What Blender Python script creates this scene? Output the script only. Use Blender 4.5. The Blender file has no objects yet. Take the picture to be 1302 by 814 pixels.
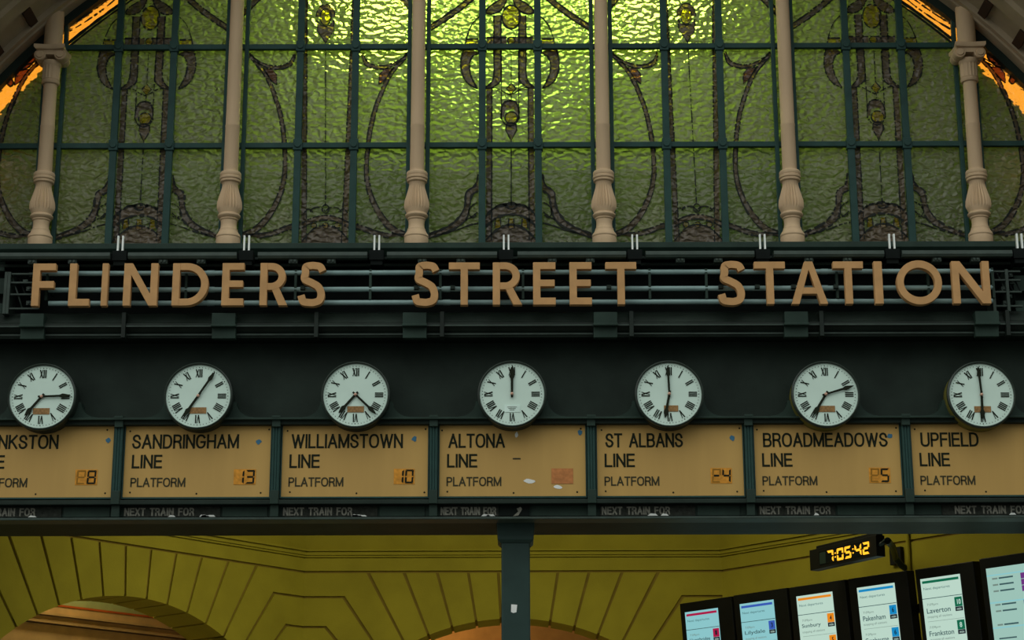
import bpy, bmesh, math, random
from mathutils import Vector, Matrix
random.seed(7)
sc = bpy.context.scene
COL = sc.collection
PI = math.pi

# ------------------------------------------------------------------ camera
IW, IH, F = 1302, 814, 2500.0
PITCH, ROLL = math.radians(16), math.radians(.15)
EYE = Vector((0, 0, 1.6))
FWD = Vector((0, math.cos(PITCH), math.sin(PITCH)))
RGT0 = Vector((1, 0, 0)); UP0 = Vector((0, -math.sin(PITCH), math.cos(PITCH)))
RGT = math.cos(ROLL) * RGT0 - math.sin(ROLL) * UP0
UPV = math.sin(ROLL) * RGT0 + math.cos(ROLL) * UP0
cam_d = bpy.data.cameras.new('camera'); cam = bpy.data.objects.new('camera', cam_d); COL.objects.link(cam)
cam_d.sensor_width = 36; cam_d.lens = 36 * F / IW; cam_d.clip_end = 500
M = Matrix((RGT, UPV, -FWD)).transposed().to_4x4(); M.translation = EYE
cam.matrix_world = M
sc.camera = cam

def ray(px, py): return FWD * F + RGT * (px - IW / 2) + UPV * (IH / 2 - py)
def at(px, py, Y):
    d = ray(px, py); return EYE + d * (Y / d.y)
def atp(px, py, p, n):
    d = ray(px, py); return EYE + d * ((p - EYE).dot(n) / d.dot(n))
def zat(py, Y, px=650): return at(px, py, Y).z
def xat(px, py, Y): return at(px, py, Y).x

# ------------------------------------------------------------------ light
vs = sc.view_settings
vs.view_transform = 'Standard'; vs.look = 'None'; vs.gamma = 1; vs.use_curve_mapping = False
vs.exposure = 0
w = bpy.data.worlds.new('sky'); sc.world = w; w.use_nodes = True
nt = w.node_tree; nt.nodes.clear()
wo = nt.nodes.new('ShaderNodeOutputWorld'); bg = nt.nodes.new('ShaderNodeBackground')
tc = nt.nodes.new('ShaderNodeTexCoord'); sx = nt.nodes.new('ShaderNodeSeparateXYZ'); rp = nt.nodes.new('ShaderNodeValToRGB')
nt.links.new(tc.outputs['Generated'], sx.inputs[0]); nt.links.new(sx.outputs['Z'], rp.inputs[0])
nt.links.new(rp.outputs[0], bg.inputs[0]); nt.links.new(bg.outputs[0], wo.inputs[0])
e = rp.color_ramp.elements
e[0].position = 0.0; e[0].color = (.12, .13, .12, 1)
e[1].position = 1.0; e[1].color = (1, 1.03, 1, 1)
a = e.new(.30); a.color = (.28, .30, .29, 1)
a = e.new(.55); a.color = (.85, .88, .86, 1)
bg.inputs[1].default_value = 1.4

sd = bpy.data.lights.new('sun', 'SUN'); sd.energy = .42; sd.angle = math.radians(50); sd.color = (1, .97, .9)
so = bpy.data.objects.new('sun', sd); COL.objects.link(so)
so.rotation_euler = Vector((1, .85, -.42)).to_track_quat('-Z', 'Y').to_euler()

def lamp(name, loc, target, size, power, color, shape='RECTANGLE', sy=None):
    d = bpy.data.lights.new(name, 'AREA'); d.energy = power; d.color = color; d.shape = shape; d.size = size
    if sy: d.size_y = sy
    o = bpy.data.objects.new(name, d); COL.objects.link(o); o.location = loc
    o.rotation_euler = (Vector(target) - Vector(loc)).to_track_quat('-Z', 'Y').to_euler()
    return o
lamp('concourse_light', (-1.6, 18.0, 6.2), (-1.6, 18.6, 0), 2.0, 33, (1, .93, .62))
lamp('concourse_light', (1.6, 18.0, 6.2), (1.6, 18.6, 0), 2.0, 33, (1, .93, .62))
lamp('back_room_light', (-1.9, 22.5, 5.2), (-1.2, 23.6, 4), .6, 26, (1, .55, .2))
lamp('side_room_light', (-4.5, 20.0, 5.5), (-4.55, 20.05, 3), .5, 16, (1, .85, .5))

# ------------------------------------------------------------------ materials
def lin(c):
    return tuple(((v / 255) / 12.92 if v / 255 <= .04045 else ((v / 255 + .055) / 1.055) ** 2.4) for v in c)
MATS = {}
def mat(name, col, rough=.6, metal=0, spec=.25, var=.12, scale=6, bump=0, bscale=60, emit=None, es=0, streak=False, coat=0):
    m = bpy.data.materials.new(name); m.use_nodes = True; n = m.node_tree; L = n.links
    b = n.nodes['Principled BSDF']
    b.inputs['Roughness'].default_value = rough; b.inputs['Metallic'].default_value = metal
    b.inputs['Specular IOR Level'].default_value = spec
    t = n.nodes.new('ShaderNodeTexCoord'); mp = n.nodes.new('ShaderNodeMapping')
    L.new(t.outputs['Object'], mp.inputs[0])
    if streak: mp.inputs['Scale'].default_value = (1, 1, .12)
    nz = n.nodes.new('ShaderNodeTexNoise'); nz.inputs['Scale'].default_value = scale; nz.inputs['Detail'].default_value = 6
    L.new(mp.outputs[0], nz.inputs['Vector'])
    r = n.nodes.new('ShaderNodeValToRGB')
    r.color_ramp.elements[0].position = .3; r.color_ramp.elements[1].position = .7
    r.color_ramp.elements[0].color = (*[v * (1 - var) for v in col], 1)
    r.color_ramp.elements[1].color = (*[min(1, v * (1 + var)) for v in col], 1)
    L.new(nz.outputs['Fac'], r.inputs[0]); L.new(r.outputs[0], b.inputs['Base Color'])
    if bump:
        n2 = n.nodes.new('ShaderNodeTexNoise'); n2.inputs['Scale'].default_value = bscale; n2.inputs['Detail'].default_value = 4
        L.new(t.outputs['Object'], n2.inputs['Vector'])
        bp = n.nodes.new('ShaderNodeBump'); bp.inputs['Strength'].default_value = bump; bp.inputs['Distance'].default_value = .01
        L.new(n2.outputs['Fac'], bp.inputs['Height']); L.new(bp.outputs[0], b.inputs['Normal'])
    if emit:
        b.inputs['Emission Color'].default_value = (*emit, 1); b.inputs['Emission Strength'].default_value = es
    MATS[name] = m
    return m
dark = mat('dark_green_paint', (.019, .030, .0235), .6, spec=.12, var=.25, scale=3, bump=.15, bscale=25)
black = mat('black_green_paint', (.006, .009, .008), .7, spec=.08, var=.3)
teal = mat('teal_green_paint', (.023, .060, .052), .5, spec=.15, var=.15, scale=8)
trimg = mat('trim_green_paint', (.022, .042, .032), .55, spec=.15, var=.2, scale=5, bump=.1, bscale=30)
cornm = mat('shaded_cornice_paint', (.012, .020, .015), .5, spec=.2, var=.35, scale=4, bump=.2, bscale=20)  # darker than the trim green: shade below the sign put into the colour
grey = mat('worn_grey_green_metal', (.042, .062, .051), .5, spec=.2, var=.2, scale=9)
railm = mat('pale_tube', (.22, .33, .32), .4, spec=.3, var=.15, scale=5)
postm = mat('post_paint', (.022, .047, .040), .5, spec=.2, var=.12, scale=6)
stone = mat('cream_stone', (.55, .40, .245), .7, spec=.2, var=.13, scale=7, bump=.15, bscale=40, streak=True)
archm = mat('arch_stone', (.36, .29, .19), .75, spec=.15, var=.15, scale=4, bump=.1, bscale=30)
dentm = mat('brown_block', (.055, .032, .022), .7, spec=.1)
gold = mat('bronze_letter_paint', (.51, .29, .118), .55, spec=.2, var=.10, scale=9)
board = mat('mustard_panel', (.50, .315, .095), .6, spec=.2, var=.10, scale=3, streak=True)
ink = mat('black_ink', (.012, .016, .008), .6, spec=.1)
inkt = mat('thin_grey_ink', (.045, .042, .022), .6, spec=.1)
dialm = mat('white_dial', (.62, .80, .70), .45, spec=.3, var=.05, scale=3)
bezelm = mat('clock_bezel', (.020, .032, .024), .35, spec=.4, var=.2)
casem = mat('clock_case', (.02, .03, .024), .5, spec=.2)
litcasem = mat('side_lit_clock_case', (.16, .15, .03), .5, spec=.2)  # yellow-green light reflected on the case sides, put into the base colour
copper = mat('copper_hub', (.45, .28, .2), .4, .6, .4)
plaqm = mat('brown_plaque', (.28, .16, .06), .6, spec=.2, var=.3, scale=60)
dplaq = mat('pale_plaque', (.66, .84, .76), .5, spec=.2)
lcd = mat('orange_display', (.62, .27, .03), .6, spec=.2, var=.25, scale=25)
lcdf = mat('faded_orange_display', (.48, .19, .06), .6, spec=.2, var=.2, scale=25)
ghost = mat('unlit_segment', (.30, .15, .02), .6, spec=.1)
platem = mat('black_caption_plate', (.024, .028, .022), .6, spec=.1, var=.5, scale=40)
capm = mat('grey_caption_ink', (.20, .20, .165), .7, spec=.1, var=.3, scale=50)
white = mat('white_flake', (.75, .78, .74), .6, spec=.2, var=.1)
bluem = mat('blue_sticker', (.05, .17, .27), .6, spec=.2)
yellow = mat('yellow_plaster', (.43, .37, .035), .75, spec=.12, var=.10, scale=2.5, bump=.15, bscale=50)
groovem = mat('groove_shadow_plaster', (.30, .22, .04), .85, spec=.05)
orangew = mat('orange_wall', (.6, .38, .15), .7, spec=.1)
redm = mat('red_stripe', (.5, .10, .02), .6, spec=.1)
pgreen = mat('green_lit_wall', (.34, .40, .16), .7, spec=.1)  # green light falling on the far wall is put into its colour
plast = mat('black_plastic', (.006, .007, .006), .45, spec=.2, var=.2)
clipw = mat('bright_clip', (.8, .85, .8), .3, spec=.5)
pave = mat('asphalt', (.05, .05, .05), .9, spec=.1, var=.3)
roomw = mat('window_room_wall', (.22, .25, .14), .8, spec=.1)
blockm = mat('olive_lamp_blocker', (.30, .34, .12), .8, spec=.1)
def emat(name, c, s): return mat(name, (.02, .02, .02), .5, emit=c, es=s)
globe = emat('lamp_glow', (1, 1, .48), 12)
fill_globe = emat('fill_globe_glow', (.85, 1, .48), 3.4)
orl = emat('lit_arch_glow', (1, .25, .075), 3.0)
amber = emat('amber_led', (1, .46, .02), 1.5)

def glass(name, c_diff, c_tr, c_ref, fac=.5, bstr=1.0, hue=.1):
    m = bpy.data.materials.new(name); m.use_nodes = True; n = m.node_tree; L = n.links; n.nodes.clear()
    N = n.nodes.new
    o = N('ShaderNodeOutputMaterial'); tcx = N('ShaderNodeTexCoord'); mp = N('ShaderNodeMapping')
    mp.inputs['Scale'].default_value = (17.5, 17.5, 24); L.new(tcx.outputs['Object'], mp.inputs[0])
    nz = N('ShaderNodeTexNoise'); nz.inputs['Scale'].default_value = 1.0; nz.inputs['Detail'].default_value = .4; nz.inputs['Distortion'].default_value = .5
    L.new(mp.outputs[0], nz.inputs['Vector'])
    bp = N('ShaderNodeBump'); bp.inputs['Strength'].default_value = bstr; bp.inputs['Distance'].default_value = .11
    L.new(nz.outputs['Fac'], bp.inputs['Height'])
    bd = N('ShaderNodeBump'); bd.inputs['Strength'].default_value = bstr; bd.inputs['Distance'].default_value = .045
    L.new(nz.outputs['Fac'], bd.inputs['Height'])
    geo = N('ShaderNodeNewGeometry')
    hs = N('ShaderNodeHueSaturation'); hs.inputs['Color'].default_value = (*c_diff, 1)
    mr = N('ShaderNodeMapRange'); mr.inputs['To Min'].default_value = 1 - hue * 2; mr.inputs['To Max'].default_value = 1 + hue * 2
    L.new(geo.outputs['Random Per Island'], mr.inputs['Value']); L.new(mr.outputs[0], hs.inputs['Value']); L.new(mr.outputs[0], hs.inputs['Saturation'])
    d = N('ShaderNodeBsdfDiffuse'); L.new(hs.outputs[0], d.inputs[0]); L.new(bd.outputs[0], d.inputs['Normal'])
    t = N('ShaderNodeBsdfTranslucent'); t.inputs[0].default_value = (*c_tr, 1); L.new(bd.outputs[0], t.inputs['Normal'])
    m1 = N('ShaderNodeMixShader'); m1.inputs[0].default_value = .45; L.new(d.outputs[0], m1.inputs[1]); L.new(t.outputs[0], m1.inputs[2])
    rf = N('ShaderNodeBsdfRefraction'); rf.inputs[0].default_value = (*c_ref, 1); rf.inputs['IOR'].default_value = 1.5; rf.inputs['Roughness'].default_value = .12
    L.new(bp.outputs[0], rf.inputs['Normal'])
    m2 = N('ShaderNodeMixShader'); m2.inputs[0].default_value = fac; L.new(m1.outputs[0], m2.inputs[1]); L.new(rf.outputs[0], m2.inputs[2])
    gl = N('ShaderNodeBsdfGlossy'); gl.inputs['Roughness'].default_value = .12; L.new(bd.outputs[0], gl.inputs['Normal'])
    fr = N('ShaderNodeFresnel'); fr.inputs[0].default_value = 1.42; L.new(bd.outputs[0], fr.inputs['Normal'])
    m3 = N('ShaderNodeMixShader'); L.new(fr.outputs[0], m3.inputs[0]); L.new(m2.outputs[0], m3.inputs[1]); L.new(gl.outputs[0], m3.inputs[2])
    tr = N('ShaderNodeBsdfTransparent')
    m4 = N('ShaderNodeMixShader'); L.new(geo.outputs['Backfacing'], m4.inputs[0]); L.new(m3.outputs[0], m4.inputs[1]); L.new(tr.outputs[0], m4.inputs[2])
    L.new(m4.outputs[0], o.inputs[0])
    return m
glassg = glass('hammered_green_glass', (.33, .325, .215), (.16, .24, .035), (.70, 1, .22), fac=.44)
glassb = glass('brown_stained_glass', (.29, .23, .16), (.15, .10, .03), (.16, .10, .03))
glassy = glass('amber_stained_glass', (.20, .16, .035), (.6, .42, .03), (1, .75, .05))
glassr = glass('russet_stained_glass', (.26, .14, .09), (.2, .08, .03), (.25, .08, .03))
leadm = mat('lead_came', (.016, .019, .016), .6, spec=.15)

def screen_mat(name, c, s): return mat(name, (.02, .02, .02), .3, emit=c, es=s)
scr_w = screen_mat('screen_white', lin((198, 228, 212)), .85)
scr_c = screen_mat('screen_pale_blue', lin((150, 215, 220)), .8)
scr_g = screen_mat('screen_pale_green', lin((175, 218, 205)), .75)
scr_t = screen_mat('screen_text_teal', lin((80, 130, 135)), .6)
scr_k = screen_mat('screen_text_dark', lin((70, 108, 112)), .6)
scr_l = screen_mat('screen_line_grey', lin((140, 165, 155)), .6)
scr_n = screen_mat('screen_navy', lin((12, 28, 52)), .5)
SC = {'red': lin((175, 10, 70)), 'blue': lin((52, 90, 185)), 'orange': lin((240, 140, 20)), 'sky': lin((10, 140, 200)), 'green': lin((0, 105, 75)), 'violet': lin((110, 50, 130)), 'indigo': lin((50, 60, 130))}
SCM = {k: screen_mat('screen_' + k, v, .9) for k, v in SC.items()}

# ------------------------------------------------------------------ mesh helpers
ID = lambda u, v, w: Vector((u, w, v))      # (x, z, y)
class MB:
    def __init__(self): self.bm = bmesh.new(); self.mi = 0
    def face(self, vs):
        try:
            f = self.bm.faces.new(vs); f.material_index = self.mi; return f
        except ValueError: pass
    def loft(self, rings, closed=True, caps=True):
        R = [[self.bm.verts.new(p) for p in r] for r in rings]
        n = len(R[0])
        for a, b in zip(R, R[1:]):
            for i in range(n if closed else n - 1):
                j = (i + 1) % n
                self.face((a[i], a[j], b[j], b[i]))
        if caps and closed:
            self.face(R[0][::-1]); self.face(R[-1])
        return self
    def prism(self, pts, w0, w1, fr=ID):
        return self.loft([[fr(u, v, w0) for u, v in pts], [fr(u, v, w1) for u, v in pts]])
    def box(self, x0, x1, y0, y1, z0, z1):
        return self.prism([(x0, z0), (x1, z0), (x1, z1), (x0, z1)], y0, y1)
    def xprism(self, yz, x0, x1):
        return self.loft([[Vector((x, y, z)) for y, z in yz] for x in (x0, x1)])
    def lathe(self, prof, x=0, y=0, seg=24, flute=None):
        rings = []
        for r, z in prof:
            ring = []
            for i in range(seg):
                a = 2 * PI * i / seg
                rr = r
                if flute and flute[0] < z < flute[1]: rr = r * (1 - .13 * (i % 2))
                ring.append(Vector((x + rr * math.cos(a), y + rr * math.sin(a), z)))
            rings.append(ring)
        return self.loft(rings)
    def ylathe(self, prof, x=0, z=0, seg=48):     # revolve about a Y axis: (r, y)
        return self.loft([[Vector((x + r * math.cos(2 * PI * i / seg), y, z + r * math.sin(2 * PI * i / seg))) for i in range(seg)] for r, y in prof])
    def tube(self, pts, r, seg=8):
        pts = [Vector(p) for p in pts]; rings = []
        up = None
        for i, p in enumerate(pts):
            d = (pts[min(i + 1, len(pts) - 1)] - pts[max(i - 1, 0)]).normalized()
            if up is None: up = Vector((0, 1, 0)) if abs(d.y) < .9 else Vector((1, 0, 0))
            s = d.cross(up).normalized(); up = s.cross(d).normalized()
            rings.append([p + (s * math.cos(2 * PI * k / seg) + up * math.sin(2 * PI * k / seg)) * r for k in range(seg)])
        return self.loft(rings)
    def ribbon(self, pts, wd, w0, w1, fr=ID, jit=0, taper=None):   # flat bar following a 2D polyline
        n = len(pts); L_, R_ = [], []
        for i, (x, z) in enumerate(pts):
            a = pts[max(i - 1, 0)]; b = pts[min(i + 1, n - 1)]
            dx, dz = b[0] - a[0], b[1] - a[1]; l = math.hypot(dx, dz) or 1
            h = wd / 2 * (1 + random.uniform(-jit, jit))
            if taper: h *= taper(i / (n - 1))
            L_.append((x - dz / l * h, z + dx / l * h)); R_.append((x + dz / l * h, z - dx / l * h))
        rings = []
        for l_, r_ in zip(L_, R_):
            rings.append([fr(*l_, w0), fr(*r_, w0), fr(*r_, w1), fr(*l_, w1)])
        return self.loft(rings)
    def add_mesh(self, me, mtx):
        o = len(self.bm.verts); vs_ = [self.bm.verts.new(mtx @ v.co) for v in me.vertices]
        for p in me.polygons: self.face([vs_[i] for i in p.vertices])

def wloc(o):
    m = Matrix.Identity(4)
    while o is not None:
        m = o.matrix_basis @ m; o = o.parent
    return m
def obj(name, mb, m, parent=None, local=False, smooth=False, bevel=0, noflip=False):
    bm = mb.bm
    if not noflip: bmesh.ops.recalc_face_normals(bm, faces=bm.faces[:])
    if parent is not None and not local: bmesh.ops.transform(bm, matrix=wloc(parent).inverted(), verts=bm.verts[:])
    me = bpy.data.meshes.new(name); bm.to_mesh(me); bm.free()
    for mm in (m if isinstance(m, (list, tuple)) else [m]): me.materials.append(mm)
    if smooth:
        me.shade_smooth() if hasattr(me, 'shade_smooth') else [setattr(p, 'use_smooth', True) for p in me.polygons]
        me.set_sharp_from_angle(angle=math.radians(35))
    o = bpy.data.objects.new(name, me); COL.objects.link(o)
    if parent is not None: o.parent = parent
    if bevel:
        b = o.modifiers.new('bevel', 'BEVEL'); b.width = bevel; b.segments = 2; b.limit_method = 'ANGLE'
    return o
def thing(name, label, cat, loc=(0, 0, 0), rot=None, group=None):
    o = bpy.data.objects.new(name, None); COL.objects.link(o); o.location = loc; o.empty_display_size = .1
    if rot is not None: o.rotation_euler = rot
    o['label'] = label; o['category'] = cat
    if group: o['group'] = group
    return o
def tag(o, label, cat, group=None):
    o['label'] = label; o['category'] = cat
    if group: o['group'] = group
    return o
def struct(o): o['kind'] = 'structure'; return o
def sempty(name, loc=(0, 0, 0)):
    o = bpy.data.objects.new(name, None); COL.objects.link(o); o.location = loc; o['kind'] = 'structure'; return o
TXT = {}
def text_mesh(s, bold=0):
    k = (s, bold)
    if k not in TXT:
        c = bpy.data.curves.new('t', 'FONT'); c.body = s; c.size = 1; c.offset = bold; c.extrude = .5; c.resolution_u = 4
        o = bpy.data.objects.new('t', c); COL.objects.link(o)
        bpy.context.view_layer.update()
        dg = bpy.context.evaluated_depsgraph_get()
        me = bpy.data.meshes.new_from_object(o.evaluated_get(dg))
        bpy.data.objects.remove(o)
        xs = [v.co.x for v in me.vertices]; ys = [v.co.y for v in me.vertices]
        TXT[k] = (me, min(xs), max(xs), min(ys), max(ys))
    return TXT[k]
def put_text(mb, s, u0, u1, v0, v1, w0, w1, fr=ID, bold=0):    # text fitted into u0..u1, v0..v1, from depth w0 to w1
    me, a, b, c, d = text_mesh(s, bold)
    o = [mb.bm.verts.new(fr(u0 + (v.co.x - a) / (b - a) * (u1 - u0), v0 + (v.co.y - c) / (d - c) * (v1 - v0), w0 + (v.co.z + .5) * (w1 - w0))) for v in me.vertices]
    for p in me.polygons: mb.face([o[i] for i in p.vertices])
def smoothline(pts, n=6):                      # Catmull-Rom
    P = [Vector(p) for p in pts]; P = [P[0] * 2 - P[1]] + P + [P[-1] * 2 - P[-2]]; out = []
    for i in range(1, len(P) - 2):
        for k in range(n):
            t = k / n; a, b, c, d = P[i - 1:i + 3]
            out.append(tuple(.5 * (2 * b + (c - a) * t + (2 * a - 5 * b + 4 * c - d) * t * t + (3 * b - a - 3 * c + d) * t ** 3)))
    out.append(tuple(P[-2])); return out

def _e(cx, cz, rx, rz, a0, a1, n=14): return [(cx + rx * math.copysign(abs(math.cos(math.radians(a))) ** .85, math.cos(math.radians(a))), cz + rz * math.copysign(abs(math.sin(math.radians(a))) ** .85, math.sin(math.radians(a)))) for a in [a0 + (a1 - a0) * i / n for i in range(n + 1)]]
GLYPH = {'A': (.64, [[(0, 0), (.32, 1), (.64, 0)], [(.1, .32), (.54, .32)]]),
 'B': (.56, [[(0, 0), (0, 1), (.28, 1)] + _e(.28, .76, .24, .24, 90, -90)[1:] + [(0, .52)], [(.28, .52)] + _e(.28, .26, .28, .26, 90, -90)[1:] + [(0, 0)]]),
 'D': (.6, [[(0, 0), (0, 1), (.22, 1)] + _e(.22, .5, .38, .5, 90, -90, 20)[1:] + [(0, 0)]]),
 'E': (.5, [[(.5, 0), (0, 0), (0, 1), (.49, 1)], [(0, .53), (.46, .53)]]), 'F': (.47, [[(0, 0), (0, 1), (.47, 1)], [(0, .52), (.43, .52)]]),
 'G': (.66, [_e(.33, .5, .33, .5, 38, 330, 28) + [(.65, .45), (.36, .45)]]), 'H': (.58, [[(0, 0), (0, 1)], [(.58, 0), (.58, 1)], [(0, .52), (.58, .52)]]),
 'I': (0.0, [[(0, 0), (0, 1)]]), 'K': (.58, [[(0, 0), (0, 1)], [(.55, 1), (0, .38)], [(.17, .58), (.58, 0)]]), 'L': (.45, [[(0, 1), (0, 0), (.45, 0)]]),
 'M': (.74, [[(0, 0), (0, 1), (.37, .05), (.74, 1), (.74, 0)]]), 'N': (.58, [[(0, 0), (0, 1), (.58, 0), (.58, 1)]]), 'O': (.68, [_e(.34, .5, .34, .5, 0, 360, 36)]),
 'P': (.52, [[(0, 0), (0, 1), (.26, 1)] + _e(.26, .735, .26, .265, 90, -90)[1:] + [(0, .47)]]), 'R': (.55, [[(0, 0), (0, 1), (.27, 1)] + _e(.27, .745, .26, .255, 90, -90)[1:] + [(0, .49)], [(.30, .49), (.47, .36), (.55, 0)]]),
 'S': (.55, [smoothline([(.52, .74), (.44, .93), (.27, 1), (.09, .92), (.03, .75), (.12, .59), (.29, .51), (.46, .42), (.55, .26), (.46, .07), (.27, 0), (.08, .07), (0, .27)], 4)]),
 'T': (.54, [[(0, 1), (.54, 1)], [(.27, 1), (.27, 0)]]), 'U': (.58, [[(0, 1), (0, .3)] + _e(.29, .3, .29, .3, 180, 360, 16)[1:] + [(.58, 1)]]),
 'W': (.92, [[(0, 1), (.24, 0), (.46, .97), (.68, 0), (.92, 1)]]), 'X': (.58, [[(0, 0), (.58, 1)], [(0, 1), (.58, 0)]])}
def put_strokes(mb, s_, u0, u1, v0, v1, w0, w1, wd, fr=ID, gap=.24, jit=0):
    tot = sum(.30 if c == ' ' else GLYPH[c][0] for c in s_) + gap * (len(s_) - 1)
    kx = (u1 - u0 - wd) / tot; u = u0 + wd / 2; kz = v1 - v0 - wd; q = 0
    for c in s_:
        if c == ' ': u += (.30 + gap) * kx; continue
        parts = []
        for pl in GLYPH[c][1]:          # split at sharp corners so every stroke keeps its width
            cur = [pl[0]]
            for i in range(1, len(pl)):
                cur.append(pl[i])
                if i < len(pl) - 1:
                    a_, b_ = (pl[i][0] - pl[i - 1][0], pl[i][1] - pl[i - 1][1]), (pl[i + 1][0] - pl[i][0], pl[i + 1][1] - pl[i][1])
                    if (a_[0] * b_[0] + a_[1] * b_[1]) < -.35 * math.hypot(*a_) * math.hypot(*b_): parts.append(cur); cur = [pl[i]]
            parts.append(cur)
        for pl in parts:
            q += 1
            def P(p): return (u + p[0] * kx, v0 + wd / 2 + p[1] * kz)
            o = .00012 * (q % 3)
            pts = [P(p) for p in pl]
            # square mitred outline of the polyline
            n = len(pts); Ls, Rs = [], []
            closed = math.hypot(pts[0][0] - pts[-1][0], pts[0][1] - pts[-1][1]) < 1e-4
            def nrm(a, b):
                dx, dz = b[0] - a[0], b[1] - a[1]; l = math.hypot(dx, dz); return (-dz / l, dx / l)
            for i, p in enumerate(pts):
                n0 = nrm(pts[i - 1], p) if i > 0 else (nrm(pts[-2], p) if closed else None)
                n1 = nrm(p, pts[i + 1]) if i < n - 1 else (nrm(p, pts[1]) if closed else None)
                n0 = n0 or n1; n1 = n1 or n0
                mx, mz = n0[0] + n1[0], n0[1] + n1[1]; l2 = mx * mx + mz * mz
                k = min(2 / l2 if l2 > 1e-6 else 1, 2.2 / math.sqrt(max(l2, 1e-6)) )
                h = wd / 2 * k * (1 + random.uniform(-jit, jit))
                ex = [0, 0]
                if not closed and i in (0, n - 1):
                    sg = -1 if i == 0 else 1; nn = n1 if i == 0 else n0; ex = [sg * nn[1] * wd / 2, -sg * nn[0] * wd / 2]
                Ls.append((p[0] + mx * h + ex[0], p[1] + mz * h + ex[1])); Rs.append((p[0] - mx * h + ex[0], p[1] - mz * h + ex[1]))
            mb.loft([[fr(*l_, w0 - o), fr(*r_, w0 - o), fr(*r_, w1), fr(*l_, w1)] for l_, r_ in zip(Ls, Rs)])
        u += (GLYPH[c][0] + gap) * kx
SEG = {'0': 'abcdef', '1': 'bc', '2': 'abdeg', '3': 'abcdg', '4': 'bcfg', '5': 'acdfg', '7': 'abc', '8': 'abcdefg', '-': 'g'}
def seg7(mb, ch, u, v, wd, h, t, w0, w1, fr=ID, slant=.0):
    q = t * .18
    def bar(pts): mb.prism([(u + x + slant * z, v + z) for x, z in pts], w0, w1, fr)
    for s in (SEG[ch] if len(ch) == 1 and ch in SEG else ch):
        if s == 'a': bar([(q, h), (wd - q, h), (wd - t, h - t), (t, h - t)])
        if s == 'd': bar([(q, 0), (wd - q, 0), (wd - t, t), (t, t)])
        if s == 'g': bar([(q + t / 2, h / 2), (t, h / 2 + t / 2), (wd - t, h / 2 + t / 2), (wd - q - t / 2, h / 2), (wd - t, h / 2 - t / 2), (t, h / 2 - t / 2)])
        x0, x1 = 0, t
        if s == 'f': bar([(0, h - q), (t, h - t), (t, h / 2 + t / 2), (0, h / 2 + q)])
        if s == 'e': bar([(0, q), (t, t), (t, h / 2 - t / 2), (0, h / 2 - q)])
        if s == 'b': bar([(wd, h - q), (wd - t, h - t), (wd - t, h / 2 + t / 2), (wd, h / 2 + q)])
        if s == 'c': bar([(wd, q), (wd - t, t), (wd - t, h / 2 - t / 2), (wd, h / 2 - q)])
def arcpts(cx, cz, r, a0, a1, n=24, rz=None):
    return [(cx + r * math.cos(a0 + (a1 - a0) * i / n), cz + (rz or r) * math.sin(a0 + (a1 - a0) * i / n)) for i in range(n + 1)]
# ------------------------------------------------------------------ ground, street shell
m = MB(); m.box(-40, 40, -10, 14.6, -.2, 0); struct(obj('floor_street', m, pave))
m = MB()
for k in range(7): m.box(-7, 7, 14.0 + k * .3 - .3 + .3, 25, k * .17, k * .17 + .17)
struct(obj('floor', m, mat('pale_concrete', (.30, .29, .24), .8, spec=.15)))
FLOOR = 7 * .17

# ------------------------------------------------------------------ facade shell
YW = 16.0
Zlint = zat(660, 15.88); Zsoff = Zlint
Zsill = zat(308, 15.80)
# wall behind the clocks, up to the sign
Zbt = zat(541, 15.9); Zbb = zat(632, 15.9)
m = MB(); m.box(-7, 7, YW, 16.65, Zlint, Zsill - .01)
struct(obj('wall_front', m, dark))
for s in (-1, 1):
    m = MB(); m.box(s * 5.75, s * 7, 15.9, 16.65, FLOOR, Zlint - .001); struct(obj('wall_front', m, dark))
    m = MB()
    R0, ZC = 5.93, 4.66
# lintel mouldings (beads below the boards, stepped)
z = lambda py, Y: zat(py, Y)
m = MB()
m.box(-7, 7, 15.80, YW - .002, z(660, 15.80), z(657, 15.80))
struct(obj('trim_1', m, grey, bevel=.004))
# flat band carrying the captions
m = MB(); m.box(-7, 7, 15.93, YW - .001, z(656, 15.93), z(641, 15.93)); struct(obj('trim_2', m, trimg))
# board housings: top rail and bottom rail running through
m = MB()
m.box(-7, 7, 15.84, YW - .001, z(640.5, 15.84), z(634.5, 15.84))
m.box(-7, 7, 15.84, YW - .001, z(539, 15.84), z(533.5, 15.84))
struct(obj('trim_3', m, dark, bevel=.006))
m = MB(); m.box(-7, 7, 15.80, YW - .001, z(532.5, 15.80), z(530, 15.80)); struct(obj('trim_4', m, trimg, bevel=.003))

# cornice under the sign: stepped moulding
def yz(list_): return [(y, z(p, y)) for p, y in list_]
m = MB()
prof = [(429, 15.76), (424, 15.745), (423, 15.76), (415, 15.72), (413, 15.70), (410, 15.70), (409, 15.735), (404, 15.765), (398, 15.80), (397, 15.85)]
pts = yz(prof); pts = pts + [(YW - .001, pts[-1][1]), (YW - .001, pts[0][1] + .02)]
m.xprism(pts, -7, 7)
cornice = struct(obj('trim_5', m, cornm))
m = MB(); m.box(-7, 7, 15.744, 15.748, z(425.5, 15.744), z(423.5, 15.744)); obj('bead', m, grey, cornice)
m = MB(); m.box(-7, 7, 15.694, 15.699, z(414.5, 15.695), z(412.5, 15.695)); obj('bead', m, grey, cornice)
for px in (40, 284, 527, 770, 1013, 1256):
    xc = xat(px, 412, 15.66); m = MB()
    m.box(xc - .098, xc + .098, 15.66, 15.85, z(412, 15.66), z(397, 15.66))
    m.box(xc - .104, xc + .104, 15.65, 15.72, z(414, 15.65), z(411, 15.65))
    m.box(xc - .098, xc + .098, 15.70, 15.76, z(429.5, 15.70), z(414.5, 15.70))
    obj('corbel', m, trimg, cornice, bevel=.004)
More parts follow.
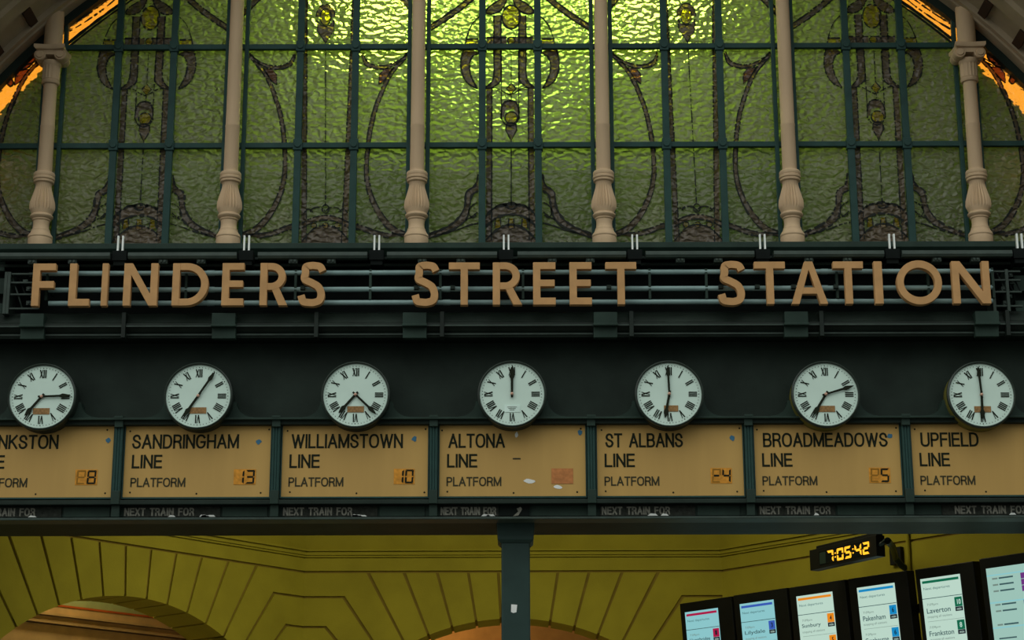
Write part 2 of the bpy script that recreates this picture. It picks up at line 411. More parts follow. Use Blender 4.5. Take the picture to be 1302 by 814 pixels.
for px in (157, 402, 562, 803, 1045, 1282):
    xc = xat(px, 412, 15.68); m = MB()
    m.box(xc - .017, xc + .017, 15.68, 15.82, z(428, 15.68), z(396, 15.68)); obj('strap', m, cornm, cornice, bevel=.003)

# sill ledge under the window
m = MB()
m.xprism([(15.80, Zsill), (16.5, Zsill), (16.5, Zsill - .12), (15.86, Zsill - .10), (15.80, z(315, 15.80))], -7, 7)
struct(obj('trim_6', m, trimg, bevel=.004))
# dark backing behind the sign and its top rail
m = MB(); m.box(-7, 7, 15.93, YW - .001, z(399, 15.93), z(316, 15.93)); struct(obj('wall_sign_back', m, black))
m = MB()
m.box(-7, 7, 15.80, 15.93, z(329, 15.8), z(326, 15.8)); m.box(-7, 7, 15.83, 15.93, z(338, 15.83), z(334.5, 15.83))
struct(obj('trim_7', m, dark))

# ------------------------------------------------------------------ window: arch, bays, columns
YG = 16.20
def arch_z(x, r): return ZC + math.sqrt(max(0, r * r - x * x))
BS = (xat(1247, 310, 16.05) - xat(50, 310, 16.05)) / 5        # bay spacing
XB = lambda k: k * BS - .012                                   # bay centre, k = -3..3
ZB1, ZB2 = zat(186.5, 16.2), zat(61.5, 16.2)
DZ = ZB2 - ZB1
BARS = [ZB1, ZB2, ZB2 + DZ]
ZG0 = Zsill - .10
def bx(k): # x limits of a bay
    return XB(k) - BS / 2, XB(k) + BS / 2
def toA(p):  # pixels measured in the middle bay -> bay-local metres
    q = at(p[0], p[1], YG); return (q.x - XB(0), q.z)
def toB(p):  # pixels measured in the bay left of the middle
    q = at(p[0], p[1], YG); return (q.x - XB(-1), q.z)
def mirror(pts): return [(-x, z_) for x, z_ in pts]
MU = .246      # muntin offset from the bay centre
def in_arch(pts, k, r=R0 - .05): return all(math.hypot(x + XB(k), z_ - ZC) < r for x, z_ in pts)


def pattern_A():
    out = []  # (kind, pts, width)
    L = lambda pts, wd=.013: out.append(('line', pts, wd))
    Pg = lambda pts, kind: out.append((kind, pts, 0))
    S = lambda *p, n=6: smoothline([toA(q) for q in p], n)
    for sgn in (1, -1):
        T = (lambda pts: pts) if sgn == 1 else mirror
        # bands up the inside of the muntins
        b = [toA(q) for q in ((618.5, 113), (625.5, 113), (625, 306), (618, 306))]
        Pg(T(b), 'brown'); L(T([b[1], b[2]]), .012)
        # stems
        st = S((628, 20), (628, 66), (628, 95), (624, 106), (615, 113)); st2 = S((637, 20), (637, 66), (637, 99), (633, 107), (624, 113))
        Pg(T(st + st2[::-1]), 'brown'); L(T(st)); L(T(st2))
        # leaf at the top
        lf = S((644, -4), (634, 1), (622, 9), (618, 16), (626, 18), (636, 14), (643, 4), (644, -4)); Pg(T(lf[:-1]), 'brown'); L(T(lf))
        # cross band
        cb = [toA(q) for q in ((619, 48), (644, 48), (644, 58.5), (619, 58.5))]; Pg(T(cb), 'brown'); L(T([cb[0], cb[1]]))
        # crescent
        co = S((591, 58), (587, 72), (586, 86), (590, 100), (597, 108), (607, 113)); ci = S((609, 68), (601, 72), (597, 82), (598, 94), (602, 104), (607, 113))
        Pg(T(co + ci[::-1][1:]), 'brown'); L(T(co)); L(T(ci))
        L(T(S((591, 58), (594, 46), (601, 30), (611, 20))), .009)
        sq = [toA(q) for q in ((592, 50), (608, 50), (608, 57.5), (591, 57.5))]; Pg(T(sq), 'amber'); L(T([sq[0], sq[1]]))
        sq = [toA(q) for q in ((590, 66), (602, 66), (598, 72), (589, 71))]; Pg(T(sq), 'amber')
        L(T(S((637.5, 66), (637.5, 152), n=8)), .008)
        L(T(S((612, 114), (630, 112), (642, 118), (650, 121))), .009)
        # hood of the drop
        hd = S((637, 150), (638, 138), (642, 130), (650, 128)); hi = S((641, 148), (643, 140), (650, 138)); Pg(T(hd + hi[::-1]), 'brown'); L(T(hd)); L(T(S((637, 150), (642, 158), (650, 161))))
        # great diagonal curve near the top
        dg = S((546, 33), (566, 20), (590, 2), (606, -14), (616, -30)); dg2 = S((548, 39), (570, 25), (594, 7), (610, -9), (620, -26))
        Pg(T(dg + dg2[::-1]), 'brown'); L(T(dg)); L(T(dg2))
        # swag at the bottom corner
        sw = S((608, 222), (604, 236), (593, 245), (591, 262), (584, 276), (570, 288), (544, 299)); sw2 = S((608, 243), (600, 249), (597, 264), (592, 280), (576, 292), (544, 304))
        Pg(T(sw + sw2[::-1]), 'brown'); L(T(sw), .016); L(T(sw2), .016)
        L(T(S((608, 284), (596, 287), (580, 293), (560, 299))), .012); L(T(S((607, 270), (600, 276), (592, 280))), .012)
        L(T(S((607, 258), (600, 262), (596, 270), (600, 277), (606, 274))), .01)
    ov = arcpts(*toA((650, 22)), .082, 0, 2 * PI, 24, .115); Pg(ov[:-1], 'amber'); L(ov)
    ov = arcpts(*toA((650, 52)), .034, 0, 2 * PI, 12); Pg(ov[:-1], 'amber'); L(ov, .01)
    dm = [toA(q) for q in ((650, 106), (656, 113), (650, 120), (644, 113))]; Pg(dm, 'amber'); L(dm + dm[:1], .009)
    ov = arcpts(*toA((650, 150)), .056, 0, 2 * PI, 18); Pg(ov[:-1], 'amber'); L(ov, .01)
    tl = [toA(q) for q in ((644, 158), (650, 156), (656, 158), (657, 166), (650, 179), (643, 166))]; Pg(tl, 'brown'); L(tl + tl[:1], .011)
    L(S((650, 66), (650, 106)), .007); L(S((650, 120), (650, 130)), .007); L(S((650, 179), (650, 262), n=20), .01)
    # pedestal arches
    o1 = S((617, 276), (630, 264), (650, 260), (670, 264), (683, 276)); o2 = S((617, 289), (632, 277), (650, 273), (668, 277), (683, 289))
    Pg(o1 + o2[::-1], 'brown'); L(o1, .022); L(o2, .02)
    L(arcpts(*toA((650, 262)), .05, 0, 2 * PI, 12, .03), .012)
    for dx in (-12, 12): L(arcpts(*toA((650 + dx, 266)), .06, 0, PI, 10, .04), .012)
    o3 = S((617, 306), (634, 291), (650, 286), (666, 291), (683, 306)); Pg(o3 + [toA((683, 311)), toA((617, 311))], 'brown'); L(o3, .018)
    for dx in (-17, 0, 17):
        q = [toA(p) for p in ((650 + dx - 4, 290), (650 + dx - 3, 278), (650 + dx + 3, 278), (650 + dx + 4, 290))]; Pg(q, 'amber'); L([q[0], q[1]], .009); L([q[2], q[3]], .009)
    return out
def pattern_B():
    out = []
    L = lambda pts, wd=.013: out.append(('line', pts, wd))
    Pg = lambda pts, kind: out.append((kind, pts, 0))
    S = lambda *p, n=6: smoothline([toB(q) for q in p], n)
    for sgn in (1, -1):
        T = (lambda pts: pts) if sgn == 1 else mirror
        b = [toB(q) for q in ((384.5, -60), (391, -60), (389.5, 309), (383, 309))]
        Pg(T(b), 'brown'); L(T(smoothline([b[1], b[2]], 30)), .011)
        c1 = S((312, 68), (323, 80), (338, 100), (352, 138), (358, 170), (360, 200), (359, 225), (352, 250), (338, 274), (322, 290), (304, 298))
        c2 = S((318, 68), (329, 80), (344, 102), (357, 138), (363, 170), (365, 200), (364, 227), (357, 253), (343, 279), (326, 296), (304, 304))
        Pg(T(c1 + c2[::-1]), 'brown'); L(T(c1), .012); L(T(c2), .012)
        s1 = S((314, 67), (326, 76), (342, 83), (356, 84), (368, 79), (374, 68)); s2 = S((322, 77), (334, 84), (345, 88), (358, 88), (371, 83), (376, 70))
        Pg(T(s1 + s2[::-1]), 'brown'); L(T(s1)); L(T(s2))
        lf = [toB(q) for q in ((335, 88), (346, 88), (352, 96), (352, 108), (346, 104))]; Pg(T(lf), 'russet'); L(T(lf + lf[:1]), .009)
        w1 = S((382, 283), (366, 287), (350, 293), (334, 297), (308, 299)); w2 = S((382, 290), (366, 293), (350, 299), (330, 303)); Pg(T(w1 + w2[::-1]), 'brown'); L(T(w1), .014); L(T(w2), .014)
        d1 = S((300, 20), (318, 4), (340, -22), (352, -50)); d2 = S((304, 26), (322, 9), (345, -18), (357, -48)); Pg(T(d1 + d2[::-1]), 'brown'); L(T(d1)); L(T(d2))
    ov = arcpts(*toB((418 - 4, 22)), .05, 0, 2 * PI, 16, .08); Pg(ov[:-1], 'amber'); L(ov, .01)
    hd = arcpts(*toB((414, 22)), .085, 0, PI, 12, .125); hi = arcpts(*toB((414, 22)), .05, 0, PI, 12, .08); Pg(hd + hi[::-1], 'brown'); L(hd, .01)
    tl = [toB(q) for q in ((403, 26), (408, 32), (414, 34), (420, 32), (425, 26), (424, 40), (414, 55), (404, 40))]; Pg(tl, 'brown'); L(tl + tl[:1], .01)
    L(S((414, 55), (414, 262), n=40), .009)
    o1 = S((384, 284), (398, 277), (414, 274), (430, 277), (445, 284)); o2 = S((384, 290), (398, 283), (414, 280), (430, 283), (445, 290)); Pg(o1 + o2[::-1], 'brown'); L(o1, .015); L(o2, .015)
    for dx in (-10, 10): L(arcpts(*toB((414 + dx, 270)), .065, 0, PI, 12, .045), .012)
    L(S((386, 272), (392, 266), (398, 270)), .01); L(S((430, 270), (437, 266), (443, 272)), .01)
    L(arcpts(*toB((414, 266)), .03, 0, 2 * PI, 12, .04), .011)
    o3 = S((384, 307), (398, 292), (414, 287), (430, 292), (445, 307)); Pg(o3 + [toB((445, 311)), toB((384, 311))], 'brown'); L(o3, .014)
    for dx in (-15, 0, 15): q = arcpts(*toB((414 + dx, 287)), .026, 0, 2 * PI, 10); Pg(q[:-1], 'amber'); L(q, .008)
    return out
PA, PB = pattern_A(), pattern_B()

for k in range(-3, 4):
    x0, x1 = bx(k); xc = XB(k)
    win = sempty('window_%d' % (k + 4), (xc, YG, ZG0))
    # panes: three columns by four rows, cut to the arch
    cols = [(x0, xc - MU), (xc - MU, xc + MU), (xc + MU, x1)]
    zs = [ZG0, ZB1, ZB2, ZB2 + DZ, 11]
    m = MB()
    for a, b in cols:
        for z0, z1 in zip(zs, zs[1:]):
            n = 8; top = []
            for i in range(n + 1):
                x = a + (b - a) * i / n
                top.append((x, min(z1, arch_z(x, R0 + .02) if abs(x) < R0 else 0)))
            if max(t[1] for t in top) <= z0 + .01: continue
            top = [(x, max(t, z0 + .002)) for x, t in top]
            m.prism([(b, z0), (a, z0)] + top, YG, YG + .006)
    obj('glass', m, glassg, win)
    ld, br, am, ru = MB(), MB(), MB(), MB()
    fr = lambda u, v, w_: Vector((u + xc, w_, v))
    for kind, pts, wd in (PA if k % 2 == 0 else PB):
        if not in_arch(pts, k):
            if kind != 'line': continue
            pts = [p for p in pts if in_arch([p], k)]
            if len(pts) < 2: continue
        if kind == 'line':
            dense = []
            for p, q in zip(pts, pts[1:]):
                nn = max(1, int(math.hypot(q[0] - p[0], q[1] - p[1]) / .018))
                dense += [(p[0] + (q[0] - p[0]) * i / nn, p[1] + (q[1] - p[1]) * i / nn) for i in range(nn)]
            dense.append(pts[-1])
            if k == 0 or wd > .03: ld.ribbon(dense, wd, YG - .009, YG - .001, fr, jit=.6)
            else:
                i = 0
                while i < len(dense) - 1:
                    n_ = random.randint(1, 3); seg = dense[i:i + n_ + 1]
                    if len(seg) > 1: ld.ribbon(seg, wd * random.uniform(.6, 1.1), YG - .009, YG - .001, fr, jit=.6)
                    i += n_ + (1 if random.random() < .45 else 0)
        else: {'brown': br, 'amber': am, 'russet': ru}[kind].prism(pts, YG - .005, YG - .0015, fr)
    # curved border line below the arch
    bp_ = [(x, arch_z(x, R0 - .20)) for x in [x0 + (x1 - x0) * i / 40 for i in range(41)] if abs(x) < R0 - .25]
    for r_, w_ in ((R0 - .185, .022), (R0 - .215, .014)) if abs(k) < 3 else ():
        pp = [(x - xc, arch_z(x, r_)) for x, _ in bp_]
        ld.ribbon(pp, w_, YG - .011, YG - .001, fr, jit=.35)
    if abs(k) == 3:   # scroll leaves in the border corner
        s = 1 if k > 0 else -1
        for q in (((1255, 66), (1262, 74), (1274, 80), (1287, 80), (1290, 84), (1280, 88), (1266, 84), (1256, 74)), ((1284, 90), (1290, 96), (1291, 103), (1287, 107), (1283, 103), (1285, 97))):
            pl = [(at(x, y, YG).x * s - xc, at(x, y, YG).z) for x, y in q]
            pl = smoothline(pl + pl[:1])
            ru.prism(pl[:-1], YG - .005, YG - .0015, fr); ld.ribbon(pl, .012, YG - .009, YG - .001, fr, jit=.3)
    obj('leadwork', ld, leadm, win)
    for nm, b_, mm in (('brown_glass', br, glassb), ('amber_glass', am, glassy), ('russet_glass', ru, glassr)):
        if len(b_.bm.faces): obj(nm, b_, mm, win)
    # glazing bars with bosses, and the frame bars beside the colonettes
    m = MB()
    for x, wd in ((xc - MU, .030), (xc + MU, .030), (x0 + .085, .018), (x1 - .085, .018)):
        zt = arch_z(x, R0) if abs(x) < R0 - .02 else 0
        if zt > ZG0 + .1: m.box(x - wd, x + wd, 16.14, 16.189, ZG0, zt)
    for zb in BARS:
        if zb > arch_z(0, R0): continue
        xm = math.sqrt(max(0, R0 * R0 - (zb - ZC) ** 2))
        a, b = max(x0, -xm), min(x1, xm)
        if b - a > .05: m.box(a, b, 16.145, 16.189, zb - .024, zb + .024)
        for x in (xc - MU, xc + MU):
            if a < x < b:
                m.box(x - .040, x + .040, 16.128, 16.189, zb - .05, zb + .05)
                m.ylathe([(.03, 16.118), (.03, 16.13)], x, zb, 12)
    obj('glazing_bar', m, teal, win, bevel=.004)

# arched frame against the glass, and the stone arch in front
def ring(m, prof, a0, a1, n=64):     # profile (r, y) swept round the arch
    m.loft([[Vector((r * math.cos(a), y, ZC + r * math.sin(a))) for r, y in prof] for a in [a0 + (a1 - a0) * i / n for i in range(n + 1)]])
A0 = math.asin((Zsill - ZC) / R0) - .02
m = MB(); ring(m, [(R0 - .07, 16.13), (R0 + .06, 16.13), (R0 + .06, 16.32), (R0 - .07, 16.32)], A0, PI - A0); struct(obj('trim_8', m, dark, smooth=True))
m = MB()
ring(m, [(R0, 16.12), (R0, 16.0), (R0 + .012, 15.985), (R0 + .012, 15.93), (R0 + .06, 15.92), (R0 + .06, 15.62), (R0 + .02, 15.60), (R0 + .02, 15.42), (R0 + .05, 15.38), (R0 + .05, 15.1),
         (R0 + .9, 15.1), (R0 + .9, 16.12)], A0 - .3, PI - A0 + .3, 80)
arch = struct(obj('trim_9', m, archm, smooth=True))
da = .4 / R0
n0 = int((PI - 2 * A0) / da)
base_a = math.atan2(zat(8, 15.75) - ZC, xat(1257, 8, 15.75))
for i in range(-8, n0):
    a = base_a + i * da
    if not A0 < a < PI - A0: continue
    m = MB(); hw = .042
    for rr in ((0,),):
        m.loft([[Vector((r * math.cos(a + s * hw / R0), y, ZC + r * math.sin(a + s * hw / R0))) for r, y in ((R0 + .018, 15.63), (R0 + .018, 15.91), (R0 + .1, 15.91), (R0 + .1, 15.63))] for s in (-1, 1)])
    obj('block', m, dentm, arch)

# colonettes
CS = .00676
def yz6(v): return zat(200 + v / 6.26, 16.05, 50)
col_lab = ['cream stone colonette with a scroll capital rising above the F of FLINDERS',
           'cream stone colonette with fluted foot rising above the E of FLINDERS',
           'cream stone colonette with fluted foot rising above the first S of STREET',
           'cream stone colonette with fluted foot rising above the last T of STREET',
           'cream stone colonette with fluted foot rising above the A of STATION',
           'cream stone colonette with a scroll capital rising above the final N of STATION']
YC = 16.05
for i in range(6):
    x = (i - 2.5) * BS - .012
    zt = arch_z(x, R0) + .03
    zcap = zat(105, YC) if i in (0, 5) else zt - .55
    t = thing('colonette', col_lab[i], 'column', (x, YC, Zsill), group='colonettes across the stained glass window')
    r = lambda v: v * CS
    prof = [(r(14.6), Zsill), (r(15), yz6(705)), (r(15.5), yz6(665)), (r(15), yz6(655)), (r(15.8), yz6(645)), (r(15.2), yz6(630)), (r(13), yz6(612)), (r(11.6), yz6(592)), (r(11.6), yz6(585)), (r(10.4), yz6(575)),
            (r(10), yz6(545)), (r(10.4), yz6(515)), (r(11.6), yz6(508)), (r(11.6), yz6(498)), (r(13.6), yz6(490)), (r(14.6), yz6(480)), (r(14.4), yz6(470)), (r(12.8), yz6(462)), (r(13.4), yz6(448)), (r(14.2), yz6(436)),
            (r(15.9), yz6(415)), (r(16.2), yz6(395)), (r(15.8), yz6(365)), (r(14.4), yz6(335)), (r(12.2), yz6(290)), (r(10.6), yz6(255)), (r(10), yz6(225)),
            (r(10.6), yz6(216)), (r(12.8), yz6(208)), (r(13), yz6(198)), (r(12.4), yz6(192)), (r(13.8), yz6(185)), (r(13.8), yz6(170)), (r(12.9), yz6(165)), (r(13.5), yz6(158)), (r(13.5), yz6(138)), (r(12.6), yz6(130)), (r(9.6), yz6(122)), (r(9.3), yz6(110))]
    m = MB(); m.lathe(prof, x, YC, 48, (yz6(430), yz6(225))); obj('base', m, stone, t, smooth=True)
    m = MB(); m.lathe([(r(9.3), yz6(110)), (r(9.1), zat(162, YC)), (r(9.3), zat(161, YC)), (r(9.3), zat(159, YC)), (r(8.9), zat(158, YC)), (r(8.6), zcap)], x, YC, 32); obj('shaft', m, stone, t, smooth=True)
    H = zcap
    m = MB()
    m.lathe([(r(10.5), H - .012), (r(11.6), H), (r(11.6), H + .015), (r(10.8), H + .02), (r(11.4), H + .03), (r(11.4), H + .042), (r(11.5), H + .148), (r(11.6), H + .16), (r(12.4), H + .17), (r(12.4), H + .2)], x, YC, 32, (H + .035, H + .15))
    z1 = H + .19
    for s in (-1, 1):
        for ss in (-1, 1):
            cx = x + s * .088
            yy = YC + ss * .085
            m.ylathe([(.012, yy + ss * .02), (.03, yy + ss * .02), (.034, yy + ss * .008), (.046, yy + ss * .012), (.052, yy + ss * .004), (.052, yy - ss * .075)], cx, z1 + .05, 20)
    m.box(x - .09, x + .09, YC - .095, YC + .095, z1 + .05, z1 + .10)
    m.loft([[Vector((x + a * s_, YC + b * s_, zz)) for a, b in ((-1, -1), (0, -.86), (1, -1), (.86, 0), (1, 1), (0, .86), (-1, 1), (-.86, 0))] for zz, s_ in ((z1 + .095, .125), (z1 + .11, .135), (z1 + .135, .135))])
    obj('capital', m, stone, t, smooth=True)
    m = MB(); m.lathe([(r(12), z1 + .12), (r(12), max(zt + .05, z1 + .3))], x, YC, 32); obj('impost', m, stone, t, smooth=True)

# ------------------------------------------------------------------ room behind the window, with its lamps
m = MB(); m.box(-7, 7, 16.5, 21.2, Zsill - .35, Zsill - .2); struct(obj('floor_upper', m, roomw))
m = MB(); m.box(-7, 7, 19.2, 19.4, Zsill - .2, 11.6); struct(obj('wall_upper_back', m, roomw))
m = MB(); m.box(-7.2, 7.2, 16.0, 20.2, 11.6, 11.8); struct(obj('ceiling_upper', m, roomw))
for s in (-1, 1):
    m = MB(); m.box(min(s * 7, s * 7.2), max(s * 7, s * 7.2), 15.1, 20.2, FLOOR, 11.6); struct(obj('wall_' + ('left' if s < 0 else 'right'), m, roomw))
m = MB()   # front wall above and beside the arch
for i in range(80):
    a, b = [A0 - .3 + (PI - 2 * A0 + .6) * q / 80 for q in (i, i + 1)]
    q = [((R0 + .5) * math.cos(t), ZC + (R0 + .5) * math.sin(t)) for t in (a, b)]
    m.prism([q[0], q[1], (q[1][0], 12), (q[0][0], 12)], 15.2, 16.1)
m.box(-7.2, -6.1, 15.2, 16.1, Zsill, 12); m.box(6.1, 7.2, 15.2, 16.1, Zsill, 12)
struct(obj('wall_gable', m, archm))
m = MB(); m.box(-7, 7, 16.55, 16.75, Zsill - .2, ZB1 - .02); struct(obj('trim_10', m, blockm))  # unseen blocker, added to hide the lamps from the bottom panes
for (px, py, Y, rr, lab) in ((490, -12, 18.0, .46, 'round glowing lamp behind the glass left of the middle bay'), (812, -20, 18.0, .46, 'round glowing lamp behind the glass right of the middle bay'), (650, 25, 18.3, .60, 'large glowing globe added behind the glass to brighten the middle bay')):  # third, larger globe is added to fill the middle bay with sparkle
    c = at(px, py, Y)
    t = thing('pendant_lamp', lab, 'lamp', c, group='lamps behind the stained glass')
    m = MB(); m.lathe([(rr * math.sin(PI * (i + .02) / 16.04), c.z - rr * math.cos(PI * (i + .02) / 16.04)) for i in range(17)], c.x, c.y, 24); obj('globe', m, fill_globe if rr > .5 else globe, t, smooth=True)
    m = MB(); m.tube([(c.x, c.y, c.z + rr - .02), (c.x, c.y, 11.62)], .015); obj('rod', m, dark, t)
m = MB(); rings_ = []
for i in range(161):
    a = A0 + (PI - 2 * A0) * i / 160; ri = R0 - (.20 if abs(math.cos(a)) * R0 > 2.5 * BS else .165)
    rings_.append([Vector((r * math.cos(a), y, ZC + r * math.sin(a))) for r, y in ((ri, 16.235), (R0 - .06, 16.235), (R0 - .06, 16.25), (ri, 16.25))])
m.loft(rings_)
tag(obj('added_glow_strip', m, orl), 'added orange glow strip behind the window edge for the lit arch face', 'light')  # emissive strip added in place of the orange-lit arch face

# ------------------------------------------------------------------ the sign
YL0, YL1 = 15.60, 15.66
sign = thing('station_sign', 'bronze letters reading FLINDERS STREET STATION on pale horizontal tubes', 'sign', (0, 15.8, zat(395, 15.8)))
for i, py in enumerate((346.5, 367.5, 384.5)):
    zz = zat(py, 15.72)
    xa, xb = xat(62 if i else 50, py, 15.72), xat(1262, py, 15.72)
    m = MB(); m.tube([(xa, 15.72, zz), (xb, 15.72, zz)], .0215, 12); obj('rail', m, railm, sign, smooth=True)
    for px in (268, 568, 1048):
        m = MB(); xx = xat(px, py, 15.72); m.tube([(xx - .03, 15.72, zz), (xx + .03, 15.72, zz)], .025, 12)
        obj('rail_sleeve', m, railm, sign, smooth=True)
for px in (60, 237, 376, 471, 560, 665, 826, 898, 1064, 1180, 1262):
    xx = xat(px, 362, 15.72); m = MB(); m.box(xx - .010, xx + .010, 15.70, 15.745, zat(381, 15.72), zat(343, 15.72)); m.box(xx - .008, xx + .008, 15.745, 15.93, zat(366, 15.72), zat(362, 15.72)); obj('rail_post', m, trimg, sign)
ZT, ZBm = zat(333.5, YL0), zat(387.5, YL0)
HL = ZT - ZBm
def letter(ch, px0, px1):
    a, b = xat(px0, 388 if ch in 'FLINERAO' else 360, YL0), xat(px1, 360, YL0)
    wd = b - a; h = HL; s = .061
    sl = lambda x, z_: (a + x, ZBm + z_)
    m = MB()
    def poly(p): m.prism([sl(x, z_) for x, z_ in p], YL0, YL1)
    def bar(x0, z0, x1, z1): poly([(x0, z0), (x1, z0), (x1, z1), (x0, z1)])
    if ch == 'I': bar(0, 0, wd, h)
    elif ch == 'L': poly([(0, 0), (wd, 0), (wd, s), (s, s), (s, h), (0, h)])
    elif ch == 'F': poly([(0, 0), (s, 0), (s, h * .42), (wd * .95, h * .42), (wd * .95, h * .42 + s), (s, h * .42 + s), (s, h - s), (wd, h - s), (wd, h), (0, h)])
    elif ch == 'E': poly([(0, 0), (wd, 0), (wd, s), (s, s), (s, h * .43), (wd * .96, h * .43), (wd * .96, h * .43 + s * .95), (s, h * .43 + s * .95), (s, h - s), (wd, h - s), (wd, h), (0, h)])
    elif ch == 'T': poly([(0, h), (0, h - s), (wd / 2 - s / 2, h - s), (wd / 2 - s / 2, 0), (wd / 2 + s / 2, 0), (wd / 2 + s / 2, h - s), (wd, h - s), (wd, h)])
    elif ch == 'N': poly([(0, 0), (s, 0), (s, h * .72), (wd - s * 1.15, 0), (wd, 0), (wd, h), (wd - s, h), (wd - s, h * .28), (s * 1.15, h), (0, h)])
    elif ch == 'A':
        c = wd / 2; k = s * 1.05
        poly([(0, 0), (k, 0), (c * .99, h * .80), (c + .01 * c, h * .80), (wd - k, 0), (wd, 0), (c + s * .55, h), (c - s * .55, h)])
        m.prism([sl(*p) for p in [(wd * .24, h * .24), (wd * .76, h * .24), (wd * .76, h * .24 + s * .9), (wd * .24, h * .24 + s * .9)]], YL0 + .0012, YL1 - .0012)
    elif ch == 'O':
        n = 48; ro, ri = h / 2 + .008, h / 2 - s * .95; cx, cz = wd / 2, h / 2; rx = wd / 2
        for i in range(n):
            t0, t1 = 2 * PI * i / n, 2 * PI * (i + 1) / n
            poly([(cx + rx * math.cos(t0), cz + ro * math.sin(t0)), (cx + rx * math.cos(t1), cz + ro * math.sin(t1)), (cx + (rx - s * .97) * math.cos(t1), cz + ri * math.sin(t1)), (cx + (rx - s * .97) * math.cos(t0), cz + ri * math.sin(t0))])
        bmesh.ops.remove_doubles(m.bm, verts=m.bm.verts[:], dist=.0005)
        bmesh.ops.delete(m.bm, geom=[f for f in m.bm.faces if len(f.verts) == 4 and all(len(e.link_faces) > 2 for e in f.edges if abs((e.verts[0].co - e.verts[1].co).y) < 1e-4)], context='FACES_ONLY')
    elif ch == 'D':
        bar(0, 0, s, h); c = h / 2; xr = wd * .40; rx = wd - xr
        out = [(s * .999, 0)] + [(xr + rx * math.cos(t), c + c * math.sin(t)) for t in [-PI / 2 + PI * i / 28 for i in range(29)]] + [(s * .999, h)]
        inn = [(s * .999, s)] + [(xr + (rx - s) * math.cos(t), c + (c - s) * math.sin(t)) for t in [-PI / 2 + PI * i / 28 for i in range(29)]] + [(s * .999, h - s)]
        m.loft([[ID(*sl(*p), YL0), ID(*sl(*q), YL0), ID(*sl(*q), YL1), ID(*sl(*p), YL1)] for p, q in zip(out, inn)])
    elif ch == 'R':
        bar(0, 0, s, h); zl = h * .36; c = (h + zl) / 2; hh = (h - zl) / 2; xr = wd * .92 - hh * 1.05; rx = hh * 1.05
        out = [(s * .999, zl)] + [(xr + rx * math.cos(t), c + hh * math.sin(t)) for t in [-PI / 2 + PI * i / 24 for i in range(25)]] + [(s * .999, h)]
        inn = [(s * .999, zl + s)] + [(xr + (rx - s) * math.cos(t), c + (hh - s) * math.sin(t)) for t in [-PI / 2 + PI * i / 24 for i in range(25)]] + [(s * .999, h - s)]
        m.loft([[ID(*sl(*p), YL0), ID(*sl(*q), YL0), ID(*sl(*q), YL1), ID(*sl(*p), YL1)] for p, q in zip(out, inn)])
        m.prism([sl(*p) for p in [(wd * .38, zl + s * .5), (wd * .38 + s * 1.1, zl + s * .5), (wd, 0), (wd - s * 1.2, 0)]], YL0 + .0012, YL1 - .0012)
    elif ch == 'S':
        k = s / 2; cx = wd / 2
        cen = smoothline([(wd * .90, h * .80), (wd * .80, h * .905), (wd * .62, h - k + .006), (wd * .45, h - k + .006), (wd * .27, h * .90), (k + .028, h * .755), (wd * .24, h * .615), (wd * .5, h * .53), (wd * .75, h * .43), (wd - k - .002, h * .27),
                          (wd * .80, h * .12), (wd * .6, k - .006), (wd * .4, k - .006), (wd * .2, h * .095), (k - .004, h * .235)], 6)
        m.ribbon([sl(*p) for p in cen], s, YL0, YL1)
    o = obj('letter', m, gold, sign, bevel=.003); o['label'] = 'bronze letter ' + ch
    mp = MB(); xm = a + wd * .5
    for zz in (zat(367.5, 15.72),): mp.box(a + .012, a + .05, YL1, 15.705, zz - .015, zz + .015)
    obj('stud', mp, dark, sign)
for ch, p0, p1 in (('F', 39, 70), ('L', 86, 114.5), ('I', 127.5, 137), ('N', 155.5, 200.5), ('D', 219, 265), ('E', 281, 310), ('R', 329.5, 366), ('S', 379, 413.5),
                   ('S', 524, 557.5), ('T', 570.5, 610), ('R', 626.5, 664), ('E', 678, 706.5), ('E', 724.5, 752.5), ('T', 770, 809.5),
                   ('S', 913, 947), ('T', 959.5, 999), ('A', 1007, 1052), ('T', 1060, 1098.5), ('I', 1113.5, 1122.5), ('O', 1142, 1198), ('N', 1213, 1259)):
    letter(ch, p0, p1)
